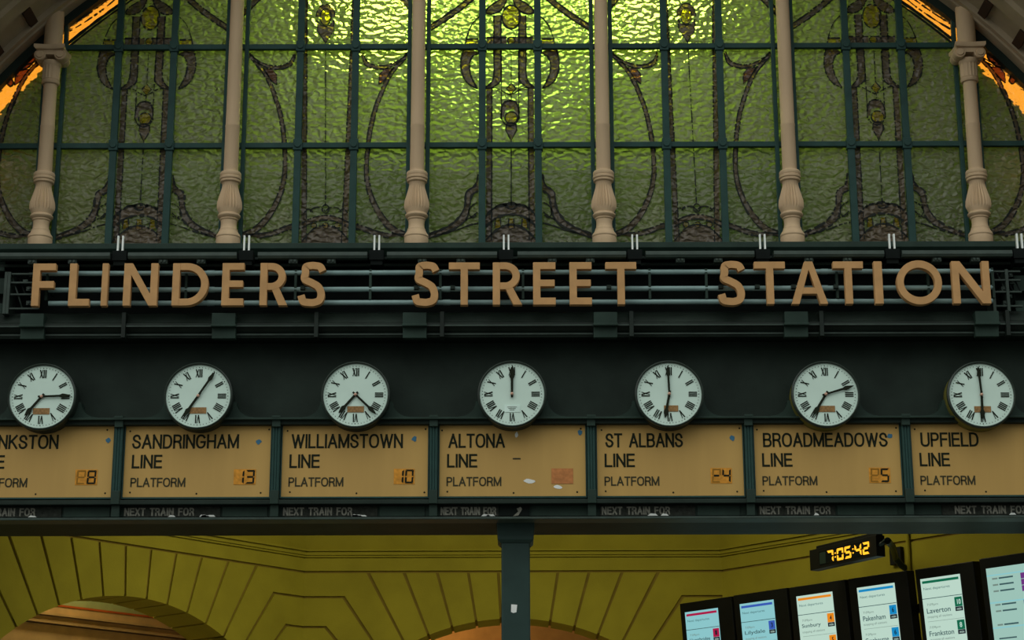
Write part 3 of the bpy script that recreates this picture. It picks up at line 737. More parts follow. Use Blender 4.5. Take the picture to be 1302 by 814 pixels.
# open metal end brackets of the sign with small fittings
for sg, pa, pb in ((-1, 8, 52), (1, 1262, 1298)):
    m = MB()
    xa, xb = xat(pa, 360, 15.74), xat(pb, 360, 15.74)
    for py in (347, 358, 373, 391): m.box(xa, xb, 15.73, 15.76, zat(py + 1, 15.74), zat(py - 1, 15.74))
    for px in (pa, (pa + pb) / 2 if sg > 0 else pa + 4): xx = xat(px, 360, 15.74); m.box(xx - .012, xx + .012, 15.72, 15.93, zat(398, 15.74), zat(345, 15.74))
    obj('end_bracket', m, grey, sign)
    m = MB()
    for i in range(5):
        px = pa + 12 + (pb - pa - 20) * random.random(); c = at(px, 350 + i * 9, 15.78); m.box(c.x - .02, c.x + .02, 15.76, 15.92, c.z - .018, c.z + .018); m.ylathe([(.012, 15.75), (.016, 15.77)], c.x, c.z, 8)
    obj('junction_box', m, grey, sign)
    for q in range(3):
        c0, c1 = at(pa + 6 + 9 * q, 348, 15.79), at(pa + 20 + 7 * q, 392 - 6 * q, 15.80); m = MB()
        m.tube(smoothline([tuple(c0), tuple((c0 + c1) / 2 + Vector((.03, -.03, -.06))), tuple(c1)], 6), .007, 6); obj('cable', m, black if q else grey, sign)
    # moulded wall return beside the sign
    m = MB(); xo = (-7, xat(6, 360, 15.86)) if sg < 0 else (xat(1288, 360, 15.86), 7)
    for pa_, pb_, y_ in ((334, 329, 15.84), (343, 338, 15.82), (372, 352, 15.86), (398, 384, 15.84)): m.box(xo[0], xo[1], y_, 15.93, zat(pa_, y_), zat(pb_, y_))
    struct(obj('trim_%d' % (12 if sg < 0 else 13), m, trimg, bevel=.004))

# ------------------------------------------------------------------ light battens above the sign
spans = [(-6, 140, 'L'), (163, 301, 'ND'), (328, 467, 'RS'), (492, 632, 'ST of STREET'), (658, 796, 'EE'), (821, 959, 'gap after STREET'), (984, 1124, 'TAT'), (1147, 1287, 'ON')]
blab = ['long dark green light batten above the letters FLI', 'long dark green light batten above the letters NDE', 'long dark green light batten above the letters RS ending FLINDERS',
        'long dark green light batten above the letters STR of STREET', 'long dark green light batten above the letters EET of STREET', 'long dark green light batten above the gap before STATION',
        'long dark green light batten above the letters TAT of STATION', 'long dark green light batten above the letters ON ending STATION']
for (p0, p1, _), lab in zip(spans, blab):
    YB = 15.66
    xa, xb = xat(p0, 322, YB), xat(p1, 322, YB); zt, zb = zat(318.5, YB), zat(327.5, YB)
    t = thing('light_batten', lab, 'light fixture', ((xa + xb) / 2, YB, zb), group='light battens over the sign')
    m = MB(); m.xprism([(YB, zb), (YB - .012, zb + .02), (YB - .005, zt - .01), (YB + .03, zt), (YB + .11, zt), (YB + .11, zb + .015), (YB + .05, zb)], xa, xb); obj('housing', m, grey, t)
    for f in (.32, .67):
        xx = xa + (xb - xa) * f; m = MB()
        m.box(xx - .036, xx + .036, YB + .02, YB + .09, zb - .036, zb + .002); m.ylathe([(.011, YB + .008), (.013, YB + .022)], xx - .015, zb - .018, 8); m.ylathe([(.011, YB + .008), (.013, YB + .022)], xx + .015, zb - .018, 8)
        obj('clamp', m, grey, t)
    xx = xb + .5 * (163 - 140) * .00655
    m = MB()
    for d in (-.026, .014): m.box(xx + d, xx + d + .014, YB + .02, YB + .05, zt + .01, zat(297.5, YB))
    obj('end_blade', m, clipw, t)
    m = MB(); m.box(xx - .06, xx + .06, YB + .015, YB + .13, zb - .01, zt + .012); m.box(xx - .05, xx + .05, YB + .03, 15.93, zb - .05, zb - .005); m.box(xb - .01, xx, YB + .03, YB + .08, zb + .01, zt - .01); obj('bracket', m, black, t)

# ------------------------------------------------------------------ clocks
YF = 15.74
NUM = ['XII', 'I', 'II', 'III', 'IIII', 'V', 'VI', 'VII', 'VIII', 'IX', 'X', 'XI']
CR = .285
def make_clock(px, py, hh, mm, line, case, pale=False):
    c = at(px, py, YF)
    t = thing('wall_clock', 'round white clock with roman numerals above the %s board' % ('leftmost, NKSTON' if line == 'FRANKSTON' else line), 'clock', c, group='row of clocks above the boards')
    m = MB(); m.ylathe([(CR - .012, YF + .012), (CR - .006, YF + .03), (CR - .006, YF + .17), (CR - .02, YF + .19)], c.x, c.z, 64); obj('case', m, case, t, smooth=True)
    m = MB(); m.ylathe([(CR - .020, YF + .012), (CR - .019, YF - .006), (CR - .012, YF - .014), (CR - .002, YF - .006), (CR, YF + .02), (CR - .006, YF + .04)], c.x, c.z, 64)
    bm = m.bm
    bmesh.ops.delete(bm, geom=[f for f in bm.faces if len(f.verts) > 4], context='FACES_ONLY'); obj('bezel', m, bezelm, t, smooth=True, )
    m = MB(); m.ylathe([(CR - .017, YF + .008), (CR - .017, YF + .014)], c.x, c.z, 64); obj('dial', m, dialm, t)
    m = MB()
    def stroke(p, q, wd, fr): m.ribbon([p, q], wd, YF + .0045, YF + .0085, fr)
    for i, s in enumerate(NUM):
        a = PI / 2 - i * PI / 6
        ca, sa = math.cos(a), math.sin(a)
        fr = lambda u, v, w_: Vector((c.x + ca * v + sa * u, w_, c.z + sa * v - ca * u))
        ws = {'I': .0150, 'V': .028, 'X': .028}
        tot = sum(ws[k] for k in s); u = -tot / 2; r0, r1 = .160, .229
        for k in s:
            w_ = ws[k]
            if k == 'I': stroke((u + w_ / 2, r0), (u + w_ / 2, r1), .0092, fr)
            if k == 'V': stroke((u + .003, r1), (u + w_ / 2, r0), .0092, fr); stroke((u + w_ - .003, r1), (u + w_ / 2, r0), .005, fr)
            if k == 'X': stroke((u + .003, r1), (u + w_ - .003, r0), .0092, fr); stroke((u + w_ - .003, r1), (u + .003, r0), .005, fr)
            u += w_
    for i in range(60):
        a = PI / 2 - i * PI / 30; ca, sa = math.cos(a), math.sin(a)
        fr = lambda u, v, w_: Vector((c.x + ca * v + sa * u, w_, c.z + sa * v - ca * u))
        stroke((0, .240), (0, .247), .003 if i % 5 else .006, fr)
    obj('numerals', m, ink, t)
    m = MB(); pz = c.z - .122; pw, ph = (.066, .026) if not pale else (.062, .03)
    m.box(c.x - pw - (-.02 if line == 'ST ALBANS' else 0), c.x + pw + (.005), YF + .004, YF + .0085, pz - ph, pz + ph)
    o = obj('plaque', m, dplaq if pale else plaqm, t)
    if pale:
        m = MB()
        for dz, wq in ((.012, .04), (0, .03), (-.012, .02)): m.ribbon([(c.x - wq, pz + dz), (c.x + wq, pz + dz)], .003, YF + .002, YF + .0045)
        obj('plaque_mark', m, inkt, o)
    def hand(nm, ang, ln, wd, y):
        a = math.radians(90 - ang); ca, sa = math.cos(a), math.sin(a)
        fr = lambda u, v, w_: Vector((c.x + ca * v + sa * u, w_, c.z + sa * v - ca * u))
        h = MB()
        h.prism([(-wd * .45, -.03), (wd * .45, -.03), (wd * .5, ln * .62), (wd * 1.0, ln * .72), (wd * .8, ln * .82), (wd * .16, ln), (-wd * .16, ln), (-wd * .8, ln * .82), (-wd * 1.0, ln * .72), (-wd * .5, ln * .62)], y, y + .003, fr)
        obj(nm, h, ink, t)
    hand('hour_hand', hh, .205, .021, YF - .004); hand('minute_hand', mm, .240, .018, YF - .010)
    m = MB(); m.ylathe([(.006, YF - .017), (.012, YF - .014), (.013, YF + .008)], c.x, c.z, 16); obj('hub', m, copper, t, smooth=True)
    # flared bracket that carries the case on the moulding below
    zb_ = zat(531, 15.85); m = MB()
    pr = [(-.44, zb_), (.44, zb_)] + [(.44 - .14 * math.sin(PI / 2 * i / 6), zb_ + .012 + .13 * (1 - math.cos(PI / 2 * i / 6))) for i in range(7)] + [(-(.44 - .14 * math.sin(PI / 2 * i / 6)), zb_ + .012 + .13 * (1 - math.cos(PI / 2 * i / 6))) for i in range(6, -1, -1)]
    m.prism([(c.x + u, v) for u, v in pr], YF + .12, YW - .002); obj('bracket', m, trimg, t)
    m = MB(); m.ylathe([(.16, YF + .18), (.2, YW - .001)], c.x, c.z, 24); obj('mount', m, casem, t)
LN = ['FRANKSTON', 'SANDRINGHAM', 'WILLIAMSTOWN', 'ALTONA', 'ST ALBANS', 'BROADMEADOWS', 'UPFIELD']
CK = [(53, 504.5, 219, 88), (252, 503.5, 213, 33), (452, 502, 221, 134), (651, 501, 0, 1), (851, 501, 191, -2), (1050, 501.5, 212, 73), (1248, 502, 181, -3.5)]
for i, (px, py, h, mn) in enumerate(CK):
    make_clock(px, py, h, mn, LN[i], litcasem if i >= 5 else casem, pale=(i == 3))

# ------------------------------------------------------------------ destination boards
YBd = 15.90
tx = [(-41, 73), (167, 303), (370, 512), (570, 642), (770, 869), (971, 1130), (1172, 1246)]
dig = [' 8', '13', '10', '', '-4', ' 5', '']
disp = [(97, 125), (298, 326), (501, 527.5), (701, 728.5), (903, 930), (1104, 1131), (1305, 1332)]
desc = ['mustard board at the left end of the row, cut to NKSTON, platform 8 display', 'mustard board reading SANDRINGHAM LINE, platform 13 display', 'mustard board reading WILLIAMSTOWN LINE, platform 10 display',
        'mustard board reading ALTONA LINE with a blank reddish display', 'mustard board reading ST ALBANS LINE, platform 4 display', 'mustard board reading BROADMEADOWS LINE, platform 5 display', 'mustard board reading UPFIELD LINE at the right end of the row']
capx = [(-43, 45), (158, 247), (360, 448), (560, 631), (765, 852), (966, 1056), (1214, 1306)]
platx = [(-42, 78), (158.5, 280), (359.5, 480), (560, 634), (763, 884), (964, 1062), (1198, 1320)]
for i in range(7):
    bxL = 158.3 + (i - 1) * 200.3; bxR = bxL + 185.5
    X = lambda px: xat(px, 586, YBd); Zp = lambda py: zat(py, YBd)
    x0, x1, z0, z1 = X(bxL), X(bxR), Zp(631.5), Zp(541)
    t = thing('destination_board', desc[i], 'sign', ((x0 + x1) / 2, YBd, z0), group='destination boards under the clocks')
    m = MB(); m.box(x0, x1, YBd, YBd + .03, z0, z1); obj('panel', m, board, t)
    m = MB()
    for a, b, c_, d_ in ((x0 - .009, x0, z0 - .014, z1 + .014), (x1, x1 + .009, z0 - .014, z1 + .014), (x0, x1, z1, z1 + .014), (x0, x1, z0 - .014, z0)): m.box(a, b, YBd - .014, YBd + .05, c_, d_)
    obj('frame', m, teal, t)
    m = MB(); T0, T1 = YBd - .0025, YBd - .0003
    put_strokes(m, LN[i], X(tx[i][0]), X(tx[i][1]), Zp(569.5), Zp(551.5), T0, T1, .0168)
    obj('name_lettering', m, ink, t); m = MB()
    put_strokes(m, 'LINE', X(bxL + 9.5), X(bxL + 48), Zp(594.5), Zp(577.3), T0, T1, .0168)
    obj('line_lettering', m, ink, t)
    m = MB(); put_strokes(m, 'PLATFORM', X(bxL + 9), X(bxL + 78.5), Zp(618.2), Zp(606.5), T0, T1, .0115); obj('platform_lettering', m, inkt, t)
    d0, d1 = disp[i]
    m = MB(); m.box(X(d0), X(d1), YBd - .003, YBd - .0002, Zp(615.5), Zp(596)); dsp = obj('platform_display', m, lcdf if dig[i] == '' else lcd, t)
    if dig[i]:
        g, dd = MB(), MB()
        hd = Zp(597) - Zp(614.5); wdg = (X(d1) - X(d0)) * .40
        for j, ch in enumerate(dig[i]):
            u = X(d0) + (X(d1) - X(d0)) * (.055 + j * .47)
            if ch == ' ': seg7(g, 'abdefg', u, Zp(614.5), wdg, hd, .012, YBd - .0045, YBd - .003, slant=.05)
            elif ch == '-': seg7(g, 'abdef', u, Zp(614.5), wdg, hd, .012, YBd - .0045, YBd - .003, slant=.05); seg7(dd, '-', u, Zp(614.5), wdg, hd, .016, YBd - .005, YBd - .003, slant=.05)
            else: seg7(dd, ch, u, Zp(614.5), wdg, hd, .0145, YBd - .005, YBd - .003, slant=.05)
        if len(g.bm.faces): obj('unlit_digit', g, ghost, dsp)
        obj('digit', dd, ink, dsp)
    if i != 6:
        m = MB(); sx_, sy_ = X(bxL + (178, 170, 168, 179, 173, 174)[i]), Zp((559, 561, 558, 550, 558, 556)[i])
        m.prism([(sx_ + .02 * math.cos(a) * random.uniform(.7, 1.3), sy_ + .022 * math.sin(a) * random.uniform(.7, 1.3)) for a in [2 * PI * q / 9 for q in range(9)]], YBd - .003, YBd - .0003); obj('sticker', m, bluem, t)
    m = MB()
    for a, b in ((.03, .93), (.97, .95), (.5, .05), (.96, .06), (.06, .07)): m.ylathe([(.005, YBd - .004), (.008, YBd - .0003)], x0 + (x1 - x0) * (a + random.uniform(-.02, .02)), z0 + (z1 - z0) * b, 8)
    obj('screw', m, ink, t)
    if i == 3:
        m = MB()
        for cx, cy, rx, ry in ((673, 612, 7, 3.2), (709, 620, 5.5, 2.5), (657, 553, 2, 4)):
            m.prism([(X(cx + rx * math.cos(a) * random.uniform(.75, 1.2)), Zp(cy - ry * math.sin(a) * random.uniform(.7, 1.2) + .5 * rx * math.cos(a) * .3)) for a in [2 * PI * q / 11 for q in range(11)]], YBd - .002, YBd - .0003)
        obj('torn_patch', m, white, t)
        m = MB(); m.prism([(X(652), Zp(584.5)), (X(662), Zp(584.5)), (X(662), Zp(582.5)), (X(652), Zp(582.5))], YBd - .001, YBd - .0003); obj('scuff', m, inkt, t)
    # caption strip
    YQ = 15.915; Xq = lambda px: xat(px, 650, YQ); Zq = lambda py: zat(py, YQ)
    m = MB(); m.box(max(Xq(platx[i][0]), x0 + .002), min(Xq(platx[i][1]), x1 - .002), YQ, YQ + .016, Zq(656.3), Zq(643)); cp = obj('caption_plate', m, platem, t)
    m = MB(); put_strokes(m, 'NEXT TRAIN FOR', Xq(capx[i][0]), Xq(capx[i][1]), Zq(655), Zq(644.8), YQ - .0025, YQ - .0002, .0125, gap=.34, jit=.10); obj('caption_lettering', m, capm, cp)
    m = MB()
    for _ in range((1, 5, 4, 2, 2, 1, 2)[i]):
        cx = random.uniform(platx[i][0] + 50, platx[i][1] - 14); ww = random.uniform(5, 14)
        m.prism([(Xq(cx), Zq(656.4)), (Xq(cx + ww), Zq(656.4)), (Xq(cx + ww * .8), Zq(654.8 - random.random())), (Xq(cx + ww * .3), Zq(654.6 - random.random() * 1.5))], YQ - .004, YQ - .0003)
    obj('paint_flake', m, white, cp)
    if i == 3:
        m = MB(); m.box(Xq(636), Xq(673), YQ - .01, YQ + .016, Zq(656.3), Zq(642)); obj('blank_plate', m, black, cp)
        m = MB(); m.prism([(Xq(a), Zq(b)) for a, b in ((652, 657), (659, 656), (664, 648), (662, 645), (657, 647), (659, 651))], YQ - .013, YQ - .0103); obj('torn_patch', m, capm, cp)
    else:
        m = MB(); m.box(min(Xq(platx[i][1] + 3), x1 - .03), min(Xq(bxR - 4), x1 - .002), YQ + .004, YQ + .016, Zq(656), Zq(643.5)); obj('blank_plate', m, trimg, cp)
# fluted posts between the boards
for i in range(8):
    px = 158.3 + (i - 1) * 200.3 - 7.4
    x = xat(px, 586, 15.90)
    nm = ('at the left end of the row of boards' if i == 0 else 'at the right end beyond the UPFIELD board' if i == 7 else 'between the %s and %s boards' % (LN[i - 1].replace('FRANKSTON', 'NKSTON'), LN[i]))
    t = thing('fluted_post', 'dark green fluted post ' + nm, 'post', (x, 15.86, zat(656, 15.86)), group='fluted posts between the boards')
    m = MB(); z0, z1 = zat(625, 15.86), zat(543, 15.86); z9 = zat(656, 15.86)
    m.box(x - .034, x + .034, 15.862, YW - .002, z0, z1)
    for d in (-.022, 0, .022): m.lathe([(.009, z0), (.009, z1)], x + d, 15.862, 10)
    obj('shaft', m, teal, t)
    m = MB(); m.box(x - .035, x + .035, 15.825, YW - .002, z1, zat(529, 15.86)); m.box(x - .037, x + .037, 15.80, YW - .002, zat(531.5, 15.8), zat(527.5, 15.8)); obj('cap', m, trimg, t, bevel=.004)
    m = MB(); m.box(x - .035, x + .035, 15.83, YW - .002, zat(640, 15.83), z0 + .01); m.box(x - .034, x + .034, 15.87, YW - .002, z9, zat(639, 15.83)); obj('foot', m, trimg, t, bevel=.004)

# centre post under the lintel
YP = 16.02
xa, xb = xat(637.5, 740, YP), xat(674, 740, YP); xm = (xa + xb) / 2; hw = (xb - xa) / 2
t = thing('steel_post', 'dark green square steel post standing in the middle of the entrance', 'post', (xm, YP + hw, FLOOR))
m = MB(); m.box(xm - hw, xm + hw, YP, YP + 2 * hw, FLOOR, zat(687, YP)); obj('shaft', m, postm, t, bevel=.012)
m = MB(); zc_, zt_ = zat(691, YP), Zlint - .0005
m.loft([[Vector((xm + a * s_, YP + hw + b * s_, zz)) for a, b in ((-1, -1), (1, -1), (1, 1), (-1, 1))] for zz, s_ in ((zc_, hw + .004), (zat(687, YP), hw + .03), (zat(683, YP), hw + .03), (zat(676, YP), hw + .035), (zt_, hw + .04))])
obj('cap', m, postm, t, bevel=.006)
m = MB(); c = at(653.5, 774, YP); m.prism([(c.x - .024, c.z - .028), (c.x - .005, c.z - .036), (c.x + .02, c.z - .03), (c.x + .026, c.z + .03), (c.x - .022, c.z + .034)], YP - .002, YP - .0002); obj('sticker', m, white, t)

# ------------------------------------------------------------------ concourse: octagonal rusticated walls
ZA, RA, VG = 1.895, 2.42, 4.816
def wall_facet(name, p0, p1, arch_=True, depth=.55):
    p0, p1 = Vector((*p0, 0)), Vector((*p1, 0)); Lw = (p1 - p0).length; t = (p1 - p0) / Lw; n = Vector((-t.y, t.x, 0))
    if n.dot(Vector((0, 18.5, 0)) - p0) < 0: n = -n
    fr = lambda u, v, w_: p0 + t * u + n * w_ + Vector((0, 0, v))
    c = Lw / 2; g = .013; m = MB()
    da_ = .109; angs = [da_ * (j + .5) for j in range(-11, 11)]
    hw_ = 1.72
    # voussoirs: solid wedges through the reveal, separated by open joints; outer ones run on into a course
    def P(a, r): return (c + r * math.sin(a), ZA + r * math.cos(a))
    lev = [VG, 4.546, 4.228, 3.92, 3.6, 3.3, 3.0]
    J = sorted(angs); ga = g / RA; end = Lw / 2
    if not arch_:      # plain plastered facet with one joint under the frieze
        m.prism([(0, FLOOR), (Lw, FLOOR), (Lw, VG - g), (0, VG - g)], -.2, 0, fr); J = []
    for a, b in zip(J, J[1:]):
        j = round(abs((a + b) / 2) / da_); sg = 1 if a + b > 0 else -1
        a_, b_ = a + ga, b - ga
        pl = [P(a_ + (b_ - a_) * i / 4, RA) for i in range(5)]
        def up(ang, vt): return (c + (vt - ZA) * math.tan(ang), vt)
        if j <= 4:
            m.prism(pl + [up(b_, VG - g), up(a_, VG - g)], -depth, 0, fr); continue
        m.prism([P(a_ + (b_ - a_) * i / 4, RA) for i in range(5)] + [P(b_, RA + .1), P(a_, RA + .1)], -depth, -.0005, fr)
        vt, vl = lev[j - 5] - g, lev[j - 4] + g
        inn, out = (a_, b_) if sg > 0 else (b_, a_)
        po, pi_ = up(out, vl), up(inn, vt)
        xe_ = c + sg * end
        if sg * (po[0] - xe_) < 0:
            pts_ = pl if sg > 0 else pl[::-1]
            m.prism(pts_ + [po, (xe_, vl), (xe_, vt), pi_], -.2, 0, fr)
    for sg in (-1, 1) if arch_ else ():
        m.prism([(c + sg * (hw_ + .05), FLOOR), (c + sg * end, FLOOR), (c + sg * end, 3.3), (c + sg * (hw_ + .05), 3.3)], -.2, 0, fr)
    # frieze and cornice above
    def band(v0_, v1_, w_): m.prism([(-.05, v0_), (Lw + .05, v0_), (Lw + .05, v1_), (-.05, v1_)], -.2, w_, fr)
    band(VG + g, 4.968, 0); band(4.972, 4.992, .02); band(4.994, 5.03, .035); band(5.034, 5.056, .06); band(5.058, 6.5, .005)
    # recessed backing that closes the joints
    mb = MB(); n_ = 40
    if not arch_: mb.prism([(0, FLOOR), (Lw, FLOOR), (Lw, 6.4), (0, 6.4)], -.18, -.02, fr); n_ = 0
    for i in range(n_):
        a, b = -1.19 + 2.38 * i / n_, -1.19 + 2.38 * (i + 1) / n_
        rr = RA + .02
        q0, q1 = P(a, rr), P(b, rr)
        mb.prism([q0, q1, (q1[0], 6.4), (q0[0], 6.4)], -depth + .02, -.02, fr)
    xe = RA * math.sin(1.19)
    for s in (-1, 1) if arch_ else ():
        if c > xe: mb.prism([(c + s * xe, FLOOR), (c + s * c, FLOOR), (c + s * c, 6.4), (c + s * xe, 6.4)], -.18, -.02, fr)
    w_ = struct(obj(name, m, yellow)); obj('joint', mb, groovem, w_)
    return fr, t, n
CL, CRn = Vector((-2.23, 21)), Vector((2.24, 21))
D = Vector((.656, -.755)); LW = 4.48
PL, PR = CL + Vector((-D.x, D.y)) * LW, CRn + D * LW
frB, tB, nB = wall_facet('wall_back', CL, CRn)
frL, tL, nL = wall_facet('wall_back_left', CL, PL)
frR, tR, nR = wall_facet('wall_back_right', CRn, PR, arch_=False)
for s, p in ((-1, PL), (1, PR)):
    m = MB(); m.box(min(p.x, p.x + s * .2), max(p.x, p.x + s * .2), 16.66, p.y, FLOOR, 6.4); struct(obj('wall_side_' + ('left' if s < 0 else 'right'), m, yellow))
m = MB(); m.box(-7, 7, 16.66, 25, 6.45, 6.5); struct(obj('ceiling', m, yellow))
# orange-lit room seen through the middle arch
m = MB(); m.box(-2.6, 2.6, 23.6, 23.8, FLOOR, 6.4); struct(obj('wall_back_room', m, orangew))
# passage wall behind the left arch: mouldings, red stripe, strip painted as green-lit
o0 = CL + Vector((-D.x, D.y)) * -1.2 - Vector((nL.x, nL.y)) * 1.55
frS = lambda u, v, w_: Vector((o0.x, o0.y, 0)) + tL * u + nL * w_ + Vector((0, 0, v))
pS = frS(0, 0, 0)
def vS(px, py): return atp(px, py, pS, nL).z
vr = vS(130, 779); v2 = vS(130, 800.5); v1 = vS(130, 788)
m = MB()
def bandS(a, b, w_): m.prism([(-1, a), (8, a), (8, b), (-1, b)], -.2, w_, frS)
bandS(FLOOR, v2 - .012, 0); bandS(v2, v2 + .03, .04); bandS(v2 + .035, v1 - .03, .015); bandS(v1 - .025, v1, .06); bandS(v1 + .003, vr, .03)
struct(obj('wall_passage', m, orangew))
m = MB(); m.prism([(-1, vr + .002), (8, vr + .002), (8, vr + .022), (-1, vr + .022)], -.2, .035, frS); struct(obj('trim_11', m, redm))
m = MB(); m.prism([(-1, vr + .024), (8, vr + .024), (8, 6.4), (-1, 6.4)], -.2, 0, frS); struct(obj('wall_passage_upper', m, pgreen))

# ------------------------------------------------------------------ departure screens on the right wall
tilt = math.radians(5)
vdir = Vector((0, 0, 1)) * math.cos(tilt) + nR * math.sin(tilt)
wdir = nR * math.cos(tilt) - Vector((0, 0, 1)) * math.sin(tilt)
base_p = Vector((CRn.x, CRn.y, 0)) + nR * .88
# tops of the screens lie on one line parallel to the wall
SCR = [((864, 768), (929.5, 758.5), (870.4, 777), (912, 771), 'red', [('1', 'Hurstbridge'), ('1', 'Mernda')]),
       ((932, 757.5), (1000, 748), (940, 767), (982.8, 761), 'blue', [('3', 'Lilydale'), ('3', 'Blackburn')]),
       ((1003, 747.5), (1074, 738), (1012, 757.5), (1057.5, 751), 'orange', [('4', 'Sunbury'), ('5', 'Craigieburn'), ('4', 'Upfield')]),
       ((1078, 736.5), (1153, 727), (1089, 746), (1136.5, 739), 'sky', [('6', 'Pakenham'), ('6', 'Cranbourne'), ('6', 'Pakenham')]),
       ((1163, 724.5), (1237, 713), (1169.5, 734.5), (1219.5, 727), 'green', [('10', 'Laverton'), ('8', 'Frankston'), ('9', 'Werribee'), ('8', 'Frankston')]),
       ((1244.5, 711), (1325, 699), (1253, 721), (1306, 713), 'list', [])]
slab = ['black upright departure screen with a crimson stripe, leftmost of the row', 'black upright departure screen with a royal blue stripe and blue number tiles', 'black upright departure screen with orange stripe and orange number tiles',
        'black upright departure screen with a sky blue stripe and sky blue tiles', 'black upright departure screen with green stripe and green number tiles', 'black upright departure screen showing a long list, rightmost of the row']
zt_ref = None
for (tl, tr_, ltl, ltr, colr, rows), lab in zip(SCR, slab):
    # point on the vertical plane base_p / nR gives the top edge; the panel then tilts forward about it
    A = atp(*tl, base_p, nR); B = atp(*tr_, base_p, nR); C = atp(*ltl, base_p, nR); Dd = atp(*ltr, base_p, nR)
    org = A.copy(); wd = (B - A).dot(tR); l0, l1 = (C - A).dot(tR), (Dd - A).dot(tR); dtop = (A.z - C.z) - 0 + (C - A).dot(tR) * 0
    dtop = .095
    hgt = 1.45; lb = hgt - .1
    t = thing('departure_screen', lab, 'screen', org, group='departure screens on the concourse wall')
    fr = lambda u, v, w_: org + tR * u + vdir * v + wdir * w_
    m = MB(); m.prism([(0, -hgt), (wd, -hgt), (wd, 0), (0, 0)], -.11, 0, fr); obj('housing', m, plast, t, bevel=.006)
    m = MB()
    for v_ in (-.25, -1.1): m.prism([(wd * .4, v_ - .05), (wd * .6, v_ - .05), (wd * .6, v_), (wd * .4, v_)], -.155, -.11, fr)
    obj('wall_bracket', m, plast, t)
    m = MB(); m.prism([(l0, -lb), (l1, -lb), (l1, -dtop), (l0, -dtop)], .0005, .005, fr); dsp = obj('display', m, {'red': scr_c, 'blue': scr_c, 'list': scr_g}.get(colr, scr_w), t)
    lw = l1 - l0
    H_, K_, G_, N_, C_ = MB(), MB(), MB(), MB(), MB()
    rect = lambda mb_, a, b, c_, d_, w0=.0042, w1=.0052: mb_.prism([(l0 + lw * a, -dtop - c_), (l0 + lw * b, -dtop - c_), (l0 + lw * b, -dtop - d_), (l0 + lw * a, -dtop - d_)], w0, w1, fr)
    if rows:
        rect(C_, .04, .96, .045, .022)
        put_text(H_, 'Next departures', l0 + lw * .06, l0 + lw * .72, -dtop - .112, -dtop - .082, .0042, .0052, fr)
        rect(K_, .0, 1, .186, .180)
        y = .20
        for no, dest in rows:
            put_text(G_, '7:09pm', l0 + lw * .10, l0 + lw * .38, -dtop - y - .055, -dtop - y - .028, .0042, .0052, fr)
            ln = min(.62, .075 * len(dest))
            put_text(K_, dest, l0 + lw * .08, l0 + lw * (.08 + ln), -dtop - y - .118, -dtop - y - .072, .0042, .0052, fr, bold=.01)
            put_text(G_, 'stopping all stations', l0 + lw * .08, l0 + lw * .70, -dtop - y - .165, -dtop - y - .138, .0042, .0052, fr)
            rect(C_, .80, .985, y + .085, y + .0)
            rect(N_, .80, .985, y + .125, y + .087)
            put_text(N_, no, l0 + lw * .865, l0 + lw * (.92 if len(no) == 1 else .94), -dtop - y - .066, -dtop - y - .02, .0054, .0062, fr, bold=.02) if colr not in ('green',) else None
            wtx = MB(); put_text(wtx, 'min', l0 + lw * .84, l0 + lw * .95, -dtop - y - .116, -dtop - y - .095, .0054, .0062, fr)
            if colr == 'green': put_text(wtx, no, l0 + lw * .86, l0 + lw * (.92 if len(no) == 1 else .95), -dtop - y - .066, -dtop - y - .02, .0054, .0062, fr, bold=.02)
            obj('tile_text', wtx, scr_w, dsp)
            rect(G_, .08, .985, y + .192, y + .189)
            y += .205
        obj('header_text', H_, scr_t, dsp); obj('screen_stripe', C_, SCM[colr], dsp); obj('tile_foot', N_, scr_n, dsp)
    else:
        for a, c_ in ((.03, .06), (.03, .30), (.03, .52)): rect(H_, .0, 1.0, c_ + .012, c_)
        y = .09
        for grp, col_ in ((3, 'violet'), (2, 'indigo'), (1, 'orange')):
            Cc = MB()
            for _ in range(grp):
                rect(G_, .12, .25, y + .014, y); rect(K_, .28, .62, y + .014, y); rect(Cc, .80, .98, y + .036, y - .014); y += .055
            obj('screen_tile', Cc, SCM[col_], dsp); y += .065
        for q in range(4):
            rect(K_, .12, .12 + random.uniform(.3, .6), y + .012, y); rect(G_, .08, 1, y + .085, y + .081); y += .14
        obj('header_text', H_, scr_c, dsp)
    obj('destination_text', K_, scr_k, dsp); obj('small_text', G_, scr_l, dsp)

# rail frame that carries the screens off the wall
q_ = atp(868, 768, base_p, nR); u0_ = (q_ - base_p).dot(tR); zr = q_.z
frM = lambda u, v, w_: base_p + tR * u + nR * w_ + Vector((0, 0, v))
rt = thing('screen_rail', 'black steel rail frame behind the row of departure screens', 'rail', frM(u0_, zr - 1.2, -.2))
for dv, dw in ((-.30, -.19), (-1.15, -.255)):
    m = MB(); m.prism([(u0_ + .1, zr + dv - .06), (u0_ + 3.6, zr + dv - .06), (u0_ + 3.6, zr + dv + .02), (u0_ + .1, zr + dv + .02)], dw - .06, dw, frM); obj('rail', m, plast, rt)
    for k in range(3):
        uu = u0_ + .9 + 1.25 * k; m = MB(); m.prism([(uu, zr + dv - .05), (uu + .06, zr + dv - .05), (uu + .06, zr + dv + .01), (uu, zr + dv + .01)], -.879, dw - .06, frM); obj('arm', m, plast, rt)

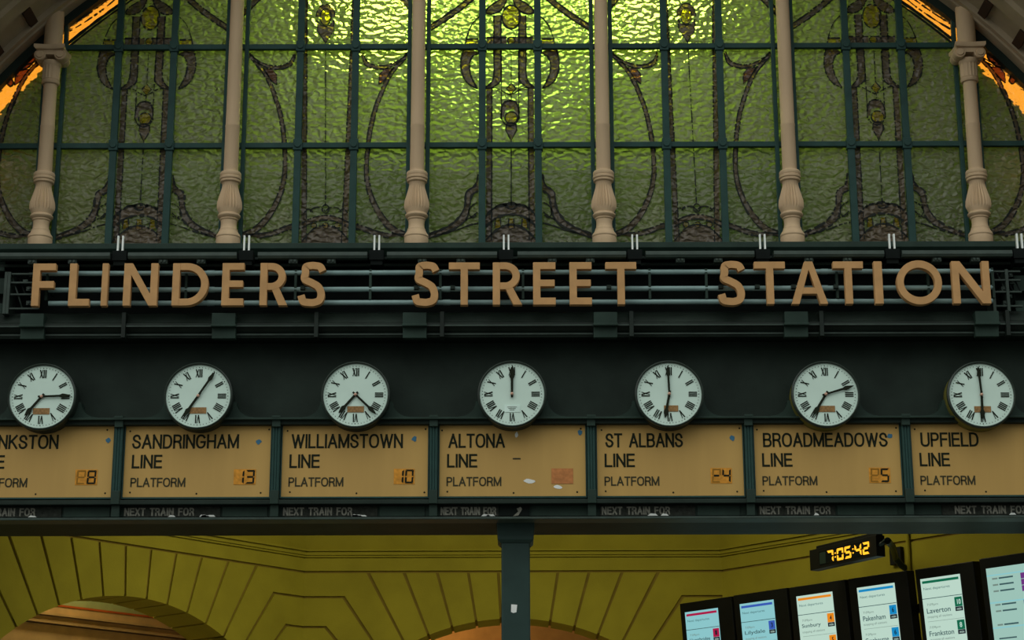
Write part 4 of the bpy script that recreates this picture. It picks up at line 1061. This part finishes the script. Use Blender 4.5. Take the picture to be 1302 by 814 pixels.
# ------------------------------------------------------------------ hanging digital clock
Y1 = 18.55
q0 = at(1029, 700, Y1); d2 = ray(1113.5, 680); q1 = EYE + d2 * ((q0.z - EYE.z) / d2.z)
tq = (q1 - q0); wq = tq.length; tq.normalize(); nq = Vector((tq.y, -tq.x, 0))
if nq.dot(-q0) < 0: nq = -nq
frQ = lambda u, v, w_: q0 + tq * u + nq * w_ + Vector((0, 0, v))
hq = q0.z - atp(1029.5, 726, q0, nq).z
t = thing('digital_clock', 'black box clock showing amber digits 7:05:42 on a wall arm', 'clock', q0)
m = MB(); m.prism([(0, -hq), (wq, -hq), (wq, 0), (0, 0)], -.10, 0, frQ)
m.prism([(wq * .08, -.01), (wq * .99, -.01), (wq * .99, .03), (wq * .08, .03)], -.09, -.02, frQ)
obj('housing', m, plast, t, bevel=.004)
m = MB(); m.prism([(wq * .15, -hq * .86), (wq * .88, -hq * .86), (wq * .88, -hq * .18), (wq * .15, -hq * .18)], .0005, .003, frQ); fa = obj('face', m, black, t)
m = MB(); m.prism([(wq * .16, -hq * .80), (wq * .25, -hq * .80), (wq * .25, -hq * .25), (wq * .16, -hq * .25)], .003, .004, frQ); obj('unlit_digit', m, trimg, fa)
m = MB(); u = wq * .275; dh = hq * .58; vb = -hq * .82; dwd = wq * .096
for ch in '7:05:42':
    if ch == ':':
        for f in (.3, .62): m.prism([(u, vb + dh * f), (u + wq * .018, vb + dh * f), (u + wq * .018, vb + dh * (f + .1)), (u, vb + dh * (f + .1))], .004, .006, frQ)
        u += wq * .034
    else:
        seg7(m, ch, u, vb, dwd, dh, wq * .022, .004, .006, frQ); u += dwd + wq * .02
obj('digits', m, amber, fa)
m = MB(); pw = atp(1150, 716, Vector((CRn.x, CRn.y, 0)), nR)
aS = frQ(wq, -hq * .42, -.05); mid = (aS + pw) / 2 + Vector((0, 0, .07))
m.tube([tuple(v) for v in smoothline([aS - tq * .02, aS + tq * .08, mid, pw + nR * .12 + Vector((0, 0, .05)), pw + nR * .03 + Vector((0, 0, -.02)), pw - Vector((0, 0, .06)) + nR * .02], 6)] if False else
       [aS - tq * .02, aS + tq * .10 + Vector((0, 0, .015)), mid, pw + nR * .14 + Vector((0, 0, .04)), pw + nR * .05 + Vector((0, 0, -.03)), pw - nR * .01 + Vector((0, 0, -.05))], .032, 10)
obj('arm', m, grey, t, smooth=True)
m = MB(); cw = atp(1140, 706, Vector((CRn.x, CRn.y, 0)), nR)
frP = lambda u, v, w_: cw + tR * u + nR * w_ + Vector((0, 0, v))
m.prism([(-.05, -.10), (.09, -.10), (.09, .07), (-.05, .07)], -.002, .05, frP); obj('wall_plate', m, plast, t, bevel=.005)
# cable conduit on the wall beside the clock
pc = atp(1156, 690, Vector((CRn.x, CRn.y, 0)), nR)
m = MB(); m.tube([pc + Vector((0, 0, .55)) + nR * .022, pc + Vector((0, 0, -2.0)) + nR * .022], .02, 10)
tag(obj('cable_conduit', m, yellow, smooth=True), 'thin yellow painted cable pipe running down the wall beside the digital clock', 'pipe')
